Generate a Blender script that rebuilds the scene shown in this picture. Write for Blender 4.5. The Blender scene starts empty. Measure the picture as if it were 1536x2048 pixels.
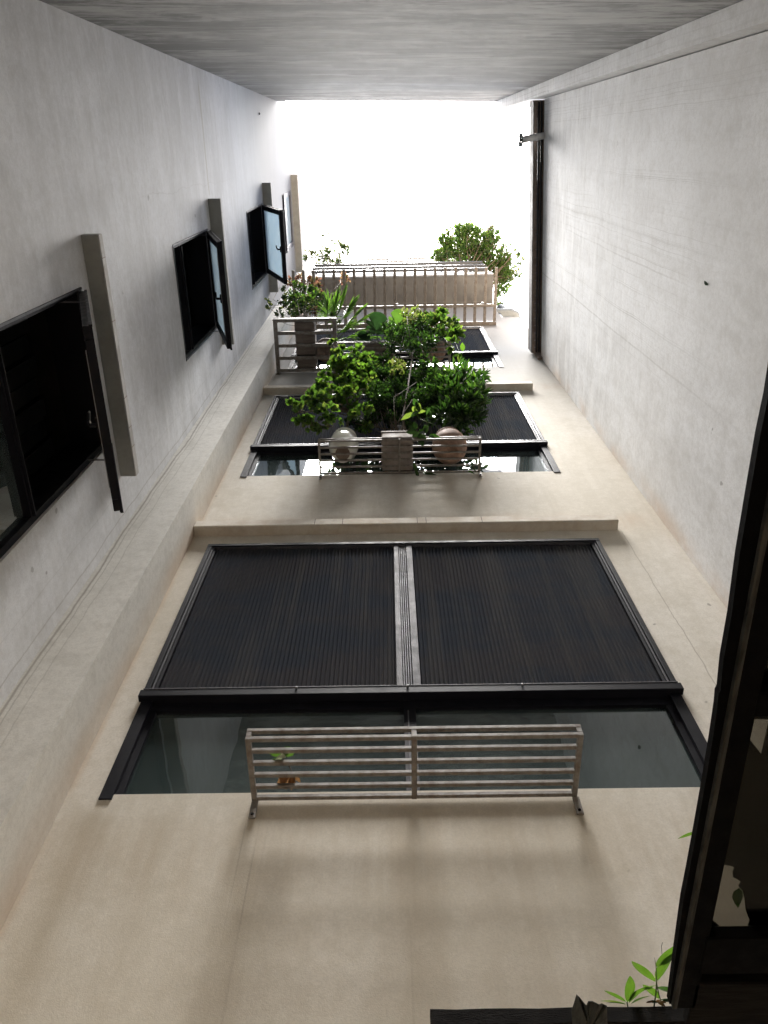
import bpy, bmesh, math, random
from mathutils import Vector, Matrix
rnd = random.Random(7)
S = bpy.context.scene
COL = S.collection

# ------------------------------------------------------------------ camera
PITCH, YAW, ROLL, FPX = math.radians(65.50928), math.radians(-1.11095), math.radians(0.13201), 1603.197
_f = Vector((math.sin(YAW) * math.cos(PITCH), math.cos(YAW) * math.cos(PITCH), math.sin(PITCH)))
_r = Vector((math.cos(YAW), -math.sin(YAW), 0))
_u = _r.cross(_f)
R2 = _r * math.cos(ROLL) + _u * math.sin(ROLL)
U2 = -_r * math.sin(ROLL) + _u * math.cos(ROLL)
cam = bpy.data.cameras.new('camera')
cam_o = bpy.data.objects.new('camera', cam)
COL.objects.link(cam_o)
m = Matrix((R2, U2, -_f)).transposed().to_4x4()
cam_o.matrix_world = m
cam.sensor_fit = 'VERTICAL'
cam.sensor_height = 36.0
cam.lens = FPX / 2048 * 36.0
cam.clip_start = 0.05
cam.clip_end = 500
S.camera = cam_o

# ------------------------------------------------------------------ light
SUN_EL, SUN_AZ = math.radians(81.5), math.radians(198)
world = bpy.data.worlds.new('World')
S.world = world
world.use_nodes = True
wn, wl = world.node_tree.nodes, world.node_tree.links
wn.clear()
sky = wn.new('ShaderNodeTexSky')
sky.sky_type = 'NISHITA'
sky.sun_disc = False
sky.sun_elevation = SUN_EL
sky.sun_rotation = SUN_AZ
sky.air_density = 1.0
sky.dust_density = 4.0
hs = wn.new('ShaderNodeHueSaturation')          # thin bright overcast: the blue almost gone
hs.inputs['Saturation'].default_value = 0.8
hs.inputs['Value'].default_value = 1.0
bg = wn.new('ShaderNodeBackground')
bg.inputs['Strength'].default_value = 0.05
wo = wn.new('ShaderNodeOutputWorld')
wl.new(sky.outputs[0], hs.inputs['Color'])
wl.new(hs.outputs[0], bg.inputs['Color'])
wl.new(bg.outputs[0], wo.inputs[0])
sd = bpy.data.lights.new('sun', 'SUN')
sd.energy = 2.4
sd.angle = math.radians(32)
sd.color = (1.0, 0.982, 0.958)
sun = bpy.data.objects.new('sun', sd)
COL.objects.link(sun)
sdir = Vector((math.sin(SUN_AZ) * math.cos(SUN_EL), math.cos(SUN_AZ) * math.cos(SUN_EL), math.sin(SUN_EL)))
sun.rotation_euler = sdir.to_track_quat('Z', 'Y').to_euler()
S.view_settings.view_transform = 'Standard'
S.view_settings.look = 'None'
S.view_settings.gamma = 1
S.view_settings.use_curve_mapping = False
S.view_settings.exposure = 3.65
S.render.engine = 'CYCLES'
S.cycles.use_denoising = True
S.cycles.max_bounces = 14
S.cycles.diffuse_bounces = 12
S.cycles.transparent_max_bounces = 24
S.cycles.caustics_reflective = False
S.cycles.caustics_refractive = False

# ------------------------------------------------------------------ measuring: a picture point put at a known real distance
def ray(px, py):
    return R2 * ((px - 768) / FPX) + U2 * ((1024 - py) / FPX) + _f
def Py(px, py, y):
    r = ray(px, py)
    return r * (y / r.y)
def Pz(px, py, z):
    r = ray(px, py)
    return r * (z / r.z)

# ------------------------------------------------------------------ node maths helper
class NT:
    def __init__(s, mat):
        mat.use_nodes = True
        s.nt = mat.node_tree
        s.nt.nodes.clear()
        s.out = s.nt.nodes.new('ShaderNodeOutputMaterial')
        s._sep = None
    def new(s, t): return s.nt.nodes.new(t)
    def link(s, a, b): s.nt.links.new(a, b)
    def val(s, sock, v):
        if isinstance(v, F): s.link(v.s, sock)
        elif hasattr(v, 'is_output'): s.link(v, sock)
        else: sock.default_value = v
    def m(s, op, a, b=0.0, c=None, clamp=False):
        n = s.new('ShaderNodeMath'); n.operation = op; n.use_clamp = clamp
        s.val(n.inputs[0], a); s.val(n.inputs[1], b)
        if c is not None: s.val(n.inputs[2], c)
        return F(s, n.outputs[0])
    def xyz(s):
        if not s._sep:
            g = s.new('ShaderNodeNewGeometry'); sp = s.new('ShaderNodeSeparateXYZ')
            s.link(g.outputs['Position'], sp.inputs[0])
            s._sep = [F(s, sp.outputs[i]) for i in range(3)]
            s.pos = g.outputs['Position']
        return s._sep
    def noise(s, scale=(1, 1, 1), sc=1.0, detail=4, rough=0.55, dist=0.0, obj=False):
        s.xyz()
        mp = s.new('ShaderNodeMapping')
        mp.inputs['Scale'].default_value = scale
        if obj:
            tc = s.new('ShaderNodeTexCoord'); s.link(tc.outputs['Object'], mp.inputs[0])
        else: s.link(s.pos, mp.inputs[0])
        n = s.new('ShaderNodeTexNoise')
        n.inputs['Scale'].default_value = sc; n.inputs['Detail'].default_value = detail
        n.inputs['Roughness'].default_value = rough; n.inputs['Distortion'].default_value = dist
        s.link(mp.outputs[0], n.inputs['Vector'])
        return F(s, n.outputs[0])
    def ramp(s, v, a, b, c=0.0, d=1.0):
        n = s.new('ShaderNodeMapRange'); n.interpolation_type = 'SMOOTHSTEP'
        s.val(n.inputs[0], v)
        for i, x in enumerate((a, b, c, d)): s.val(n.inputs[i + 1], x)
        return F(s, n.outputs[0])
    def mix(s, f, a, b, mode='MIX'):
        n = s.new('ShaderNodeMix'); n.data_type = 'RGBA'; n.blend_type = mode; n.clamp_factor = True
        s.val(n.inputs[0], f)
        for sock, v in ((n.inputs[6], a), (n.inputs[7], b)):
            if isinstance(v, tuple): sock.default_value = (*v, 1)
            else: s.link(v, sock)
        return n.outputs[2]
    def bump(s, h, dist=0.002, strength=1.0):
        n = s.new('ShaderNodeBump'); n.inputs['Distance'].default_value = dist
        n.inputs['Strength'].default_value = strength
        s.val(n.inputs['Height'], h)
        return n.outputs[0]
    def bsdf(s, color, rough=0.8, metal=0.0, normal=None, spec=0.5):
        n = s.new('ShaderNodeBsdfPrincipled')
        if isinstance(color, tuple): n.inputs['Base Color'].default_value = (*color, 1)
        else: s.link(color, n.inputs['Base Color'])
        s.val(n.inputs['Roughness'], rough)
        n.inputs['Metallic'].default_value = metal
        n.inputs['Specular IOR Level'].default_value = spec
        if normal: s.link(normal, n.inputs['Normal'])
        return n.outputs[0]
    def done(s, sh): s.link(sh, s.out.inputs[0])
class F:
    def __init__(s, t, sock): s.t, s.s = t, sock
    def __add__(s, o): return s.t.m('ADD', s, o)
    def __radd__(s, o): return s.t.m('ADD', o, s)
    def __sub__(s, o): return s.t.m('SUBTRACT', s, o)
    def __rsub__(s, o): return s.t.m('SUBTRACT', o, s)
    def __mul__(s, o): return s.t.m('MULTIPLY', s, o)
    def __rmul__(s, o): return s.t.m('MULTIPLY', o, s)
    def abs(s): return s.t.m('ABSOLUTE', s)
    def cl(s): return s.t.m('ADD', s, 0.0, clamp=True)

M = {}
def mat(name):
    k = bpy.data.materials.new(name)
    M[name] = k
    return NT(k)

def band(t, v, x0, w):                      # soft bump of 1 around x0
    return t.ramp((v - x0).abs(), 0.0, w, 1.0, 0.0)

def stucco(name, base, blotch, streak_scale, streak_amt, dirt, extra=None, bump=0.0009):
    t = mat(name)
    x, y, z = t.xyz()
    big = t.noise((1, 1, .6), 0.9, 5, .6)
    mid = t.noise((1, 1, 1), 6, 6, .65)
    fine = t.noise((1, 1, 1), 260, 3, .6)
    grain = t.noise((1, 1, 1), 110, 4, .7)
    st = t.noise(streak_scale, 1.0, 6, .7, .4)
    c = t.mix(t.ramp(big, .40, .60), base, blotch)
    c = t.mix(t.ramp(mid, .46, .68) * 0.28, c, dirt)
    c = t.mix(t.ramp(st, .44, .62) * streak_amt, c, dirt)
    c = t.mix(t.ramp(grain, .42, .62) * .24, c, tuple(v * .55 for v in base))
    spots = t.noise((1, 1, 1), 9.0, 2, .5)
    c = t.mix(t.ramp(spots, .765, .785) * .6, c, tuple(v * .35 for v in dirt))
    mot = t.noise((1, 1, 1), 26, 5, .7)
    c = t.mix(t.ramp(mot, .45, .62) * .22, c, dirt)
    c = t.mix(t.ramp(mot, .45, .34) * .15, c, tuple(min(v * 1.18, .86) for v in base))
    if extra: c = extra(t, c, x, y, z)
    n = t.bump(grain * .7 + fine * .5 + st * .5, bump)
    t.done(t.bsdf(c, .88, 0, n, .25))
    return t

# facade: cream plaster with brown runs under sills, shelves and ledges
def facade_stains_and_light(t, c, x, y, z):
    wob = t.noise((1, 1, .5), 2.2, 4, .6) * .16 - .08
    xw = x + wob
    low = t.ramp(z, 2.35, 2.5, 1, 0)
    fade = t.ramp(z, -.2, 2.3, .25, 1)
    run = None
    for x0, w, a in ((-1.2, .13, 1.2), (-.57, .10, .9), (.07, .16, .8), (.73, .10, .7), (-.9, .1, .35), (.4, .22, .35)):
        b = band(t, xw, x0, w) * a
        run = b if run is None else run + b
    rn = t.noise((14, 1, .7), 1.0, 5, .6)
    mask = (run * low * fade * t.ramp(rn, .2, .7, .45, 1)).cl()
    c = t.mix(mask * .42, c, (.30, .235, .14))
    c = t.mix(band(t, z, 2.2, .35) * low * t.ramp(rn, .3, .7) * .25, c, (.38, .28, .17))
    for zz in (4.93, 8.36):                     # rusty wash where water leaves the ledge
        c = t.mix(band(t, z, zz + .12, .22) * t.ramp(t.noise((5, 1, 1), 1, 4), .35, .7) * .35, c, (.50, .30, .16))
    for x0 in (-.57, .07, .73, -.3, .45):
        c = t.mix(band(t, xw, x0, .1) * t.ramp(z, 5.1, 5.95, .1, 1) * t.ramp(z, 5.95, 6.05, 1, 0) * .35, c, (.35, .26, .17))
    # rust wash along the corner with the pier
    c = t.mix(band(t, x, -1.345, .035) * t.ramp(y, 2.39, 2.4) * t.ramp(t.noise((3, 3, 2), 1, 4), .3, .65) * .4, c, (.55, .38, .24))
    c = t.mix(t.ramp(z, 6.5, 10.2, 0, 1) * .92, c, (.215, .21, .20))  # colour darkened upwards to offset the strong light near the top
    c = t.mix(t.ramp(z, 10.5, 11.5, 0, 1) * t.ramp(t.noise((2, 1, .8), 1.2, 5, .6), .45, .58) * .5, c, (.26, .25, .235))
    dr = t.ramp(t.noise((26, 1, .35), 1.0, 3, .5), .60, .70)
    for x0, a in ((-.57, .8), (.07, .5), (.73, .8), (-1.2, .7)):
        c = t.mix(band(t, x, x0, .09) * dr * t.ramp(z, .9, 2.35, 0, 1) * low * a, c, (.16, .115, .07))
    # hairline from ledge end down to the ground
    c = t.mix(t.ramp((x - 1.565 + (t.noise((1, 1, 1), 8, 3) - .5) * .02).abs(), .001, .005, 1, 0) * t.ramp(z, 4.85, 4.95, 1, 0) * t.ramp(z, 1.5, 3.2, .15, .6), c, (.32, .28, .22))
    c = t.mix(t.ramp(z, -1.6, 3.4, 1, 0) * .55, c, (.87, .82, .70))  # colour lightened downwards to make up for dim light at the bottom
    return c
stucco('facade_plaster', (.73, .69, .62), (.66, .61, .52), (7, 7, .5), .22, (.50, .45, .36), facade_stains_and_light)

def pier_stains_tone(t, c, x, y, z):
    c = t.mix(t.ramp(y, 2.18, 2.4) * t.ramp(t.noise((3, 3, 1.2), 1, 5), .3, .65, .2, 1) * .6, c, (.52, .375, .25))
    for y0, w, a in ((-1.60, .004, .8), (-1.575, .002, .5), (-1.52, .002, .35)):
        w1 = (t.noise((1, 1, .6), 1.3, 5, .6) - .5) * .08
        c = t.mix(t.ramp((x - y0 + w1).abs(), w * .4, w * 2.4, 1, 0) * t.ramp(z, 7, 12, a, a * .2) * t.ramp(y, 2.09, 2.10, 1, 0) * .8, c, (.22, .20, .165))
    return t.mix(t.ramp(z, -1.6, 5.0, 1, 0) * .4, c, (.74, .70, .61))  # warmer tone towards the bottom
stucco('pier_plaster', (.75, .73, .68), (.70, .68, .63), (5, 5, .8), .18, (.42, .40, .35), pier_stains_tone)

def leftwall_stains_and_light(t, c, x, y, z):
    # cracks running up the joint with the pier
    for y0, w, a in ((2.02, .003, .5), (1.86, .002, .2)):
        w1 = (t.noise((1, 1, .6), 1.3, 5, .6) - .5) * .10
        c = t.mix(t.ramp((y - y0 + w1).abs(), w * .4, w * 2.4, 1, 0) * t.ramp(z, 7, 12, a, a * .2) * .8, c, (.22, .20, .165))
    # level trowel marks and pale smears, stronger towards the top
    sm = t.noise((1, .7, 2.6), 1.0, 6, .75, .4)
    sm2 = t.noise((1, 1.3, 7), 1.0, 7, .8, .4)
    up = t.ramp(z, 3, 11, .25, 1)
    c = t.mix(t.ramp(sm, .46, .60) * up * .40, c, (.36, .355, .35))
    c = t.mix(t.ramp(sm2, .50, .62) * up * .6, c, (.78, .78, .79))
    c = t.mix(t.ramp(z, 7.0, 12.5, 0, 1) * .93, c, (.17, .173, .182))  # plaster colour darkened upwards to keep the brightly lit top from clipping
    # patch and run at the level of the second hood
    c = t.mix(t.ramp((z - 7.95 + (t.noise((1, 1, 1), 5, 3) - .5) * .05).abs(), .015, .035, 1, 0) * t.ramp(y, -.35, .35, 1, .8) * t.ramp(y, .36, .40, 1, 0) * t.ramp(y, -.55, -.50, 0, 1) * .9, c, (.38, .37, .33))
    c = t.mix(t.ramp((y - .28 + (t.noise((1, 1, 3), 1.2, 5) - .5) * .12).abs(), .001, .006, 1, 0) * t.ramp(z, 5.5, 6, 0, .5) * t.ramp(z, 9, 9.5, 1, 0) * .5, c, (.3, .29, .27))
    c = t.mix(t.ramp(z, -1.6, 5.0, 1, 0) * .4, c, (.72, .69, .61))  # plaster turns warmer towards the bottom
    return c
stucco('side_plaster', (.73, .74, .76), (.62, .625, .635), (5, 1.2, 5), .25, (.42, .415, .40), leftwall_stains_and_light)

def rightwall_stains_tone(t, c, x, y, z):
    up = t.ramp(z, 4, 9, 0, 1)
    w1 = (t.noise((1, .8, .5), 1.4, 5, .6) - .5) * .5
    wav = t.new('ShaderNodeTexNoise'); wav.noise_dimensions = '1D'
    t.val(wav.inputs['W'], (y + w1 * .13) * 5.0); wav.inputs['Scale'].default_value = 1.0; wav.inputs['Detail'].default_value = 4; wav.inputs['Roughness'].default_value = .7
    cr = t.ramp((F(t, wav.outputs[0]) - .5).abs(), .001, .011, 1, 0)
    amt = t.ramp(t.noise((1, 1.5, .4), 1.1, 3), .35, .65, .15, 1)
    c = t.mix(cr * amt * t.ramp(z, 3.4, 6.5, 0, .55) * t.ramp(y, 1.3, 2.2, 1, .2), c, (.30, .29, .27))
    sm = t.noise((1, .8, 3), 1.0, 6, .78, .4)
    c = t.mix(t.ramp(sm, .46, .60) * up * .32, c, (.36, .355, .345))
    sm2 = t.noise((1, 1.5, 7), 1.0, 7, .8)
    c = t.mix(t.ramp(sm2, .50, .62) * up * .5, c, (.86, .86, .85))
    c = t.mix(t.ramp(z, -1.6, 5.5, 1, 0) * .4, c, (.72, .66, .54))  # warmer, slightly deeper tone towards the bottom
    c = t.mix(t.ramp(y, 2.2, 2.4, 0, 1) * t.ramp(t.noise((3, 3, 1.5), 1, 4), .35, .65) * .5, c, (.55, .37, .22))
    return c
stucco('right_plaster', (.77, .775, .785), (.67, .67, .67), (4, 4, .8), .22, (.44, .425, .40), rightwall_stains_tone)

def front_stains_and_bounce(t, c, x, y, z):
    blot = t.noise((1.3, 1, 1.8), 1.0, 9, .72, .6)
    a = t.noise((.45, 1, 1.3), 1.0, 7, .7, .6)
    b = t.noise((1.0, 1, 3.6), 1.0, 7, .75, .5)
    c = t.mix(t.ramp(a, .45, .56) * .85, c, (.105, .105, .098))
    c = t.mix(t.ramp(blot, .48, .56) * .6, c, (.085, .085, .08))
    c = t.mix(t.ramp(blot, .46, .40) * .5, c, (.38, .38, .37))
    c = t.mix(t.ramp(b, .49, .60) * .8, c, (.40, .40, .39))
    b2 = t.noise((1.6, 1, 8), 1.0, 7, .8, .5)
    c = t.mix(t.ramp(b2, .51, .60) * .6, c, (.08, .08, .075))
    c = t.mix(t.ramp(z, 2.9, 3.3, 1, 0), c, (.80, .785, .75))  # unseen lower part whitened to bounce light onto the facade
    return c
stucco('raw_render', (.25, .25, .242), (.20, .20, .192), (1, 1, 4), .3, (.13, .128, .12), front_stains_and_bounce, .003)

def simple(name, color, rough=.6, metal=0, nz=.25, sc=30, spec=.5, alt=None, bumpd=.0006, scale=(1, 1, 1)):
    t = mat(name)
    n = t.noise(scale, sc, 5, .65, obj=True)
    n2 = t.noise(scale, sc * 6, 3, .6, obj=True)
    alt = alt or tuple(v * (1 - nz) for v in color)
    c = t.mix(t.ramp(n, .35, .68), color, alt)
    c = t.mix(t.ramp(n2, .45, .8) * nz, c, tuple(v * .5 for v in color))
    t.done(t.bsdf(c, t.ramp(n, .2, .8, max(rough - .12, .02), min(rough + .12, 1)), metal, t.bump(n2, bumpd), spec))
simple('rack_metal', (.23, .215, .195), .6, .1, .35, 22, alt=(.15, .12, .095))
simple('ledge_plaster', (.64, .59, .51), .9, 0, .2, 8, alt=(.54, .47, .38))
simple('ledge_white', (.42, .40, .37), .9, 0, .2, 10, alt=(.32, .30, .27))
simple('hood_plaster', (.30, .305, .285), .9, 0, .15, 6, alt=(.25, .25, .235))
simple('black_alu', (.009, .009, .013), .5, .0, .08, 18, spec=.12)
t = mat('dark_sheet')
n = t.noise((.7, 1, 1.6), 1.6, 6, .65); n2 = t.noise((9, 1, .5), 1.0, 4, .6)
c = t.mix(t.ramp(n, .40, .62), (.046, .052, .063), (.058, .057, .062))
c = t.mix(t.ramp(n2, .48, .66) * .45, c, (.085, .082, .080))
df = t.new('ShaderNodeBsdfDiffuse'); t.link(c, df.inputs[0]); t.done(df.outputs[0])
simple('alu_grey', (.075, .073, .082), .6, .0, .08, 20, spec=.2)
simple('alu_bright', (.30, .30, .32), .45, .2, .12, 25)
simple('steel_white', (.09, .095, .10), .5, .1, .2, 14)
simple('room_dark', (.006, .0055, .0055), .8, 0, .2, 5)
simple('room_wall', (.03, .035, .03), .9, 0, .15, 3)
simple('curtain', (.72, .78, .72), .95, 0, .15, 4)
simple('terracotta', (.42, .26, .185), .75, 0, .3, 9, alt=(.22, .14, .10), bumpd=.0015)
simple('clay_brown', (.20, .15, .115), .8, 0, .3, 8, alt=(.13, .095, .075), bumpd=.0015)
simple('glaze_white', (.74, .73, .65), .12, 0, .12, 7)
simple('glaze_dark', (.16, .14, .13), .2, 0, .3, 6)
simple('planter_wood', (.19, .155, .13), .8, 0, .35, 3, alt=(.12, .09, .075), scale=(1, 6, 6), bumpd=.002)
simple('planter_grey', (.30, .265, .24), .85, 0, .3, 7, alt=(.20, .165, .14), bumpd=.002)
simple('balcony_soffit', (.16, .16, .155), .9, 0, .3, 3, alt=(.11, .11, .108), bumpd=.002)
simple('pvc_grey', (.20, .225, .24), .5, 0, .2, 8)
simple('pvc_white', (.80, .80, .80), .4, 0, .06, 10)
simple('cable_black', (.02, .02, .025), .45, 0, .1, 30)
simple('bark', (.12, .09, .06), .9, 0, .35, 30, bumpd=.002)
simple('green_stem', (.08, .13, .03), .6, 0, .3, 30)
simple('soil', (.06, .045, .03), 1, 0, .4, 30)
simple('old_wood', (.009, .0075, .006), .95, 0, .35, 14, alt=(.005, .004, .0035), scale=(1, 9, 9), bumpd=.002, spec=.1)
simple('black_rubber', (.003, .0028, .0028), .8, 0, .3, 30, spec=.05)
simple('worn_rail', (.05, .05, .046), .7, .1, .5, 12, alt=(.018, .018, .016), scale=(9, 1, 1), spec=.1)
simple('torn_plastic', (.022, .027, .023), .7, 0, .4, 14, alt=(.009, .011, .009), scale=(8, 1, 1), bumpd=.003)
simple('ground_tiles', (.56, .45, .34), .85, 0, .15, 3, alt=(.48, .38, .28))
simple('coping_concrete', (.15, .148, .14), .9, 0, .25, 5, alt=(.10, .098, .092), bumpd=.003)
simple('coping_under', (.30, .24, .20), .9, 0, .4, 6, alt=(.16, .12, .10), bumpd=.003)
simple('hose_grey', (.45, .47, .45), .4, 0, .1, 20)

def glass(name, tint, through, refl_rough=0.0, rk=1.7, pane_veil=0.0):
    t = mat(name)
    fr = t.new('ShaderNodeFresnel'); fr.inputs['IOR'].default_value = 1.52
    tr = t.new('ShaderNodeBsdfTransparent'); tr.inputs[0].default_value = (*[v * through for v in tint], 1)
    gl = t.new('ShaderNodeBsdfGlossy'); gl.inputs['Roughness'].default_value = refl_rough
    gl.inputs['Color'].default_value = (.92, .97, 1, 1)
    wav = t.noise((1, 1, 1), 3, 2, .5)
    bp = t.bump(wav, .0015)
    t.link(bp, gl.inputs['Normal'])
    mx = t.new('ShaderNodeMixShader')
    t.val(mx.inputs[0], F(t, fr.outputs[0]) * rk)
    body = tr.outputs[0]
    if pane_veil:  # diffuse grey-green layer standing in for light reflected by the pane
        dn = t.noise((1, 1, .5), 2.2, 6, .65)
        df = t.new('ShaderNodeBsdfDiffuse'); t.link(t.mix(t.ramp(dn, .35, .65), (.075, .105, .105), (.115, .145, .142)), df.inputs[0])
        dm = t.new('ShaderNodeMixShader'); t.val(dm.inputs[0], t.ramp(dn, .3, .7, pane_veil * .8, pane_veil))
        t.link(tr.outputs[0], dm.inputs[1]); t.link(df.outputs[0], dm.inputs[2]); body = dm.outputs[0]
    t.link(body, mx.inputs[1]); t.link(gl.outputs[0], mx.inputs[2])
    t.done(mx.outputs[0])
glass('window_glass', (.74, .90, .92), .8, 0.0, 2.2, .6)
glass('frosted_glass', (.55, .62, .64), .75, .06)
glass('tinted_glass', (.95, .92, .85), .46, .05, .10)

# light blue obscured pane of the casements: glass with a matt film
t = mat('film_glass')
n = t.noise((1, 1, 1), 5, 4)
c = t.mix(t.ramp(n, .3, .7), (.74, .82, .86), (.66, .76, .82))
pr = t.bsdf(c, .18, 0)
tl = t.new('ShaderNodeBsdfTranslucent'); t.link(c, tl.inputs[0])
mx = t.new('ShaderNodeMixShader'); mx.inputs[0].default_value = .5
t.link(pr, mx.inputs[1]); t.link(tl.outputs[0], mx.inputs[2]); t.done(mx.outputs[0])

# dark sheet added on the canopy to shape its reflections, a little see-through
t = mat('reflection_mask')
n = t.noise((2, 5, 2), 4, 6, .7)
c = t.mix(t.ramp(n, .35, .7), (.006, .006, .0045), (.003, .003, .0025))
df = t.bsdf(c, .9, 0)
tl = t.new('ShaderNodeBsdfTranslucent'); tl.inputs[0].default_value = (.004, .004, .003, 1)
mx = t.new('ShaderNodeAddShader'); t.link(df, mx.inputs[0]); t.link(tl.outputs[0], mx.inputs[1]); t.done(mx.outputs[0])

def leafmat(name, col, trans, tmix=.45, rough=.42):
    t = mat(name)
    n = t.noise((1, 1, 1), 14, 3, .6)
    ng = t.noise((1, 1, 1), 90, 2, .6)
    c = t.mix(t.ramp(n, .3, .72), col, tuple(v * .62 for v in col))
    tc = t.mix(t.ramp(n, .3, .72), trans, tuple(v * .7 for v in trans))
    p = t.bsdf(c, rough, 0, t.bump(ng, .0006), .45)
    tl = t.new('ShaderNodeBsdfTranslucent'); t.link(tc, tl.inputs[0])
    mx = t.new('ShaderNodeMixShader'); mx.inputs[0].default_value = tmix
    t.link(p, mx.inputs[1]); t.link(tl.outputs[0], mx.inputs[2]); t.done(mx.outputs[0])
leafmat('leaf_bright', (.055, .12, .016), (.12, .25, .02))
leafmat('leaf_lime', (.085, .135, .022), (.19, .28, .035))
leafmat('leaf_mid', (.036, .078, .017), (.07, .15, .016))
leafmat('leaf_dark', (.016, .037, .012), (.024, .055, .009), .3, .3)
leafmat('leaf_glossy', (.024, .058, .013), (.045, .12, .014), .35, .25)
leafmat('leaf_monstera', (.016, .042, .016), (.02, .055, .012), .3, .3)
leafmat('leaf_red', (.13, .055, .035), (.22, .10, .06), .5)
leafmat('leaf_orange', (.15, .095, .045), (.24, .15, .07), .5)
leafmat('leaf_purple', (.05, .010, .018), (.09, .012, .02), .3)
leafmat('leaf_olive', (.10, .115, .035), (.20, .22, .06), .45)
leafmat('leaf_brown', (.20, .105, .045), (.28, .15, .06), .3, .7)
leafmat('leaf_pale', (.46, .52, .40), (.35, .42, .25), .2)

# ------------------------------------------------------------------ mesh helpers
def link(o, parent=None):
    COL.objects.link(o)
    if parent: o.parent = parent
    return o
def meshobj(name, verts, faces, material, parent=None, smooth=False):
    me = bpy.data.meshes.new(name)
    me.from_pydata([tuple(v) for v in verts], [], faces)
    me.update()
    for k in (material if isinstance(material, (list, tuple)) else [material]):
        me.materials.append(M[k])
    if smooth: me.polygons.foreach_set('use_smooth', [True] * len(me.polygons))
    return link(bpy.data.objects.new(name, me), parent)
def thing(name, label, cat, loc=(0, 0, 0), group=None, kind=None):
    o = bpy.data.objects.new(name, None)
    o.empty_display_size = .1
    COL.objects.link(o)
    o.location = loc
    return tag(o, label, cat, group, kind)
def tag(o, label=None, cat=None, group=None, kind=None):
    if label: o['label'] = label
    if cat: o['category'] = cat
    if group: o['group'] = group
    if kind: o['kind'] = kind
    return o
def rel(parent, v):
    return Vector(v) - parent.location if parent else Vector(v)

def box_data(a, b, bev=0.0):
    bm = bmesh.new()
    bmesh.ops.create_cube(bm, size=1)
    a, b = Vector(a), Vector(b)
    for v in bm.verts:
        v.co = Vector([(a[i] + b[i]) / 2 + v.co[i] * (b[i] - a[i]) for i in range(3)])
    if bev > 0:
        bmesh.ops.bevel(bm, geom=list(bm.edges), offset=bev, segments=1, affect='EDGES')
    vs = [v.co.copy() for v in bm.verts]
    fs = [[v.index for v in f.verts] for f in bm.faces]
    bm.free()
    return vs, fs
def root_of(p):
    while p is not None and p.parent is not None: p = p.parent
    return p
def off(parent):
    r = root_of(parent)
    return r.location.copy() if r else Vector((0, 0, 0))
def box(name, a, b, material, parent=None, bev=0.0):
    vs, fs = box_data(a, b, bev)
    o = off(parent)
    return meshobj(name, [v - o for v in vs], fs, material, parent)
def quadbox(name, p0, p1, w, h, material, parent=None, bev=0.0, up=(0, 0, 1)):   # bar from p0 to p1, w sideways, h upward
    p0, p1 = Vector(p0), Vector(p1)
    d = (p1 - p0); L = d.length; d.normalize()
    s = d.cross(Vector(up)); s.normalize(); n = s.cross(d)
    vs, fs = box_data((0, -w / 2, -h / 2), (L, w / 2, h / 2), bev)
    o = off(parent)
    return meshobj(name, [p0 + d * v.x + s * v.y + n * v.z - o for v in vs], fs, material, parent)
def tube_data(pts, radii, seg=8, closed=True):
    vs, fs = [], []
    pts = [Vector(p) for p in pts]
    prev = None
    for i, p in enumerate(pts):
        d = (pts[min(i + 1, len(pts) - 1)] - pts[max(i - 1, 0)]).normalized()
        if prev is None:
            a = d.orthogonal().normalized()
        else:
            a = (prev - d * prev.dot(d)).normalized()
        prev = a
        b = d.cross(a)
        r = radii[i] if isinstance(radii, (list, tuple)) else radii
        for k in range(seg):
            an = 2 * math.pi * k / seg
            vs.append(p + (a * math.cos(an) + b * math.sin(an)) * r)
    for i in range(len(pts) - 1):
        for k in range(seg):
            k2 = (k + 1) % seg
            fs.append([i * seg + k, i * seg + k2, (i + 1) * seg + k2, (i + 1) * seg + k])
    if closed:
        fs.append(list(range(seg))[::-1]); fs.append([(len(pts) - 1) * seg + k for k in range(seg)])
    return vs, fs
def tube(name, pts, radii, material, parent=None, seg=10):
    vs, fs = tube_data(pts, radii, seg)
    o = off(parent)
    return meshobj(name, [v - o for v in vs], fs, material, parent, True)
def lathe(name, c, prof, material, parent=None, seg=40, squash=1.0, cap=True):    # prof: (radius, z) list from bottom
    vs, fs = [], []
    c = Vector(c) - off(parent)
    for r, z in prof:
        for k in range(seg):
            a = 2 * math.pi * k / seg
            vs.append(c + Vector((r * math.cos(a), r * math.sin(a) * squash, z)))
    for i in range(len(prof) - 1):
        for k in range(seg):
            k2 = (k + 1) % seg
            fs.append([i * seg + k, i * seg + k2, (i + 1) * seg + k2, (i + 1) * seg + k])
    if cap:
        fs.append([k for k in range(seg)][::-1]); fs.append([(len(prof) - 1) * seg + k for k in range(seg)])
    return meshobj(name, vs, fs, material, parent, True)
def merge(lst):
    V, Fc = [], []
    for vs, fs in lst:
        o = len(V); V += list(vs); Fc += [[i + o for i in f] for f in fs]
    return V, Fc

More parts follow.
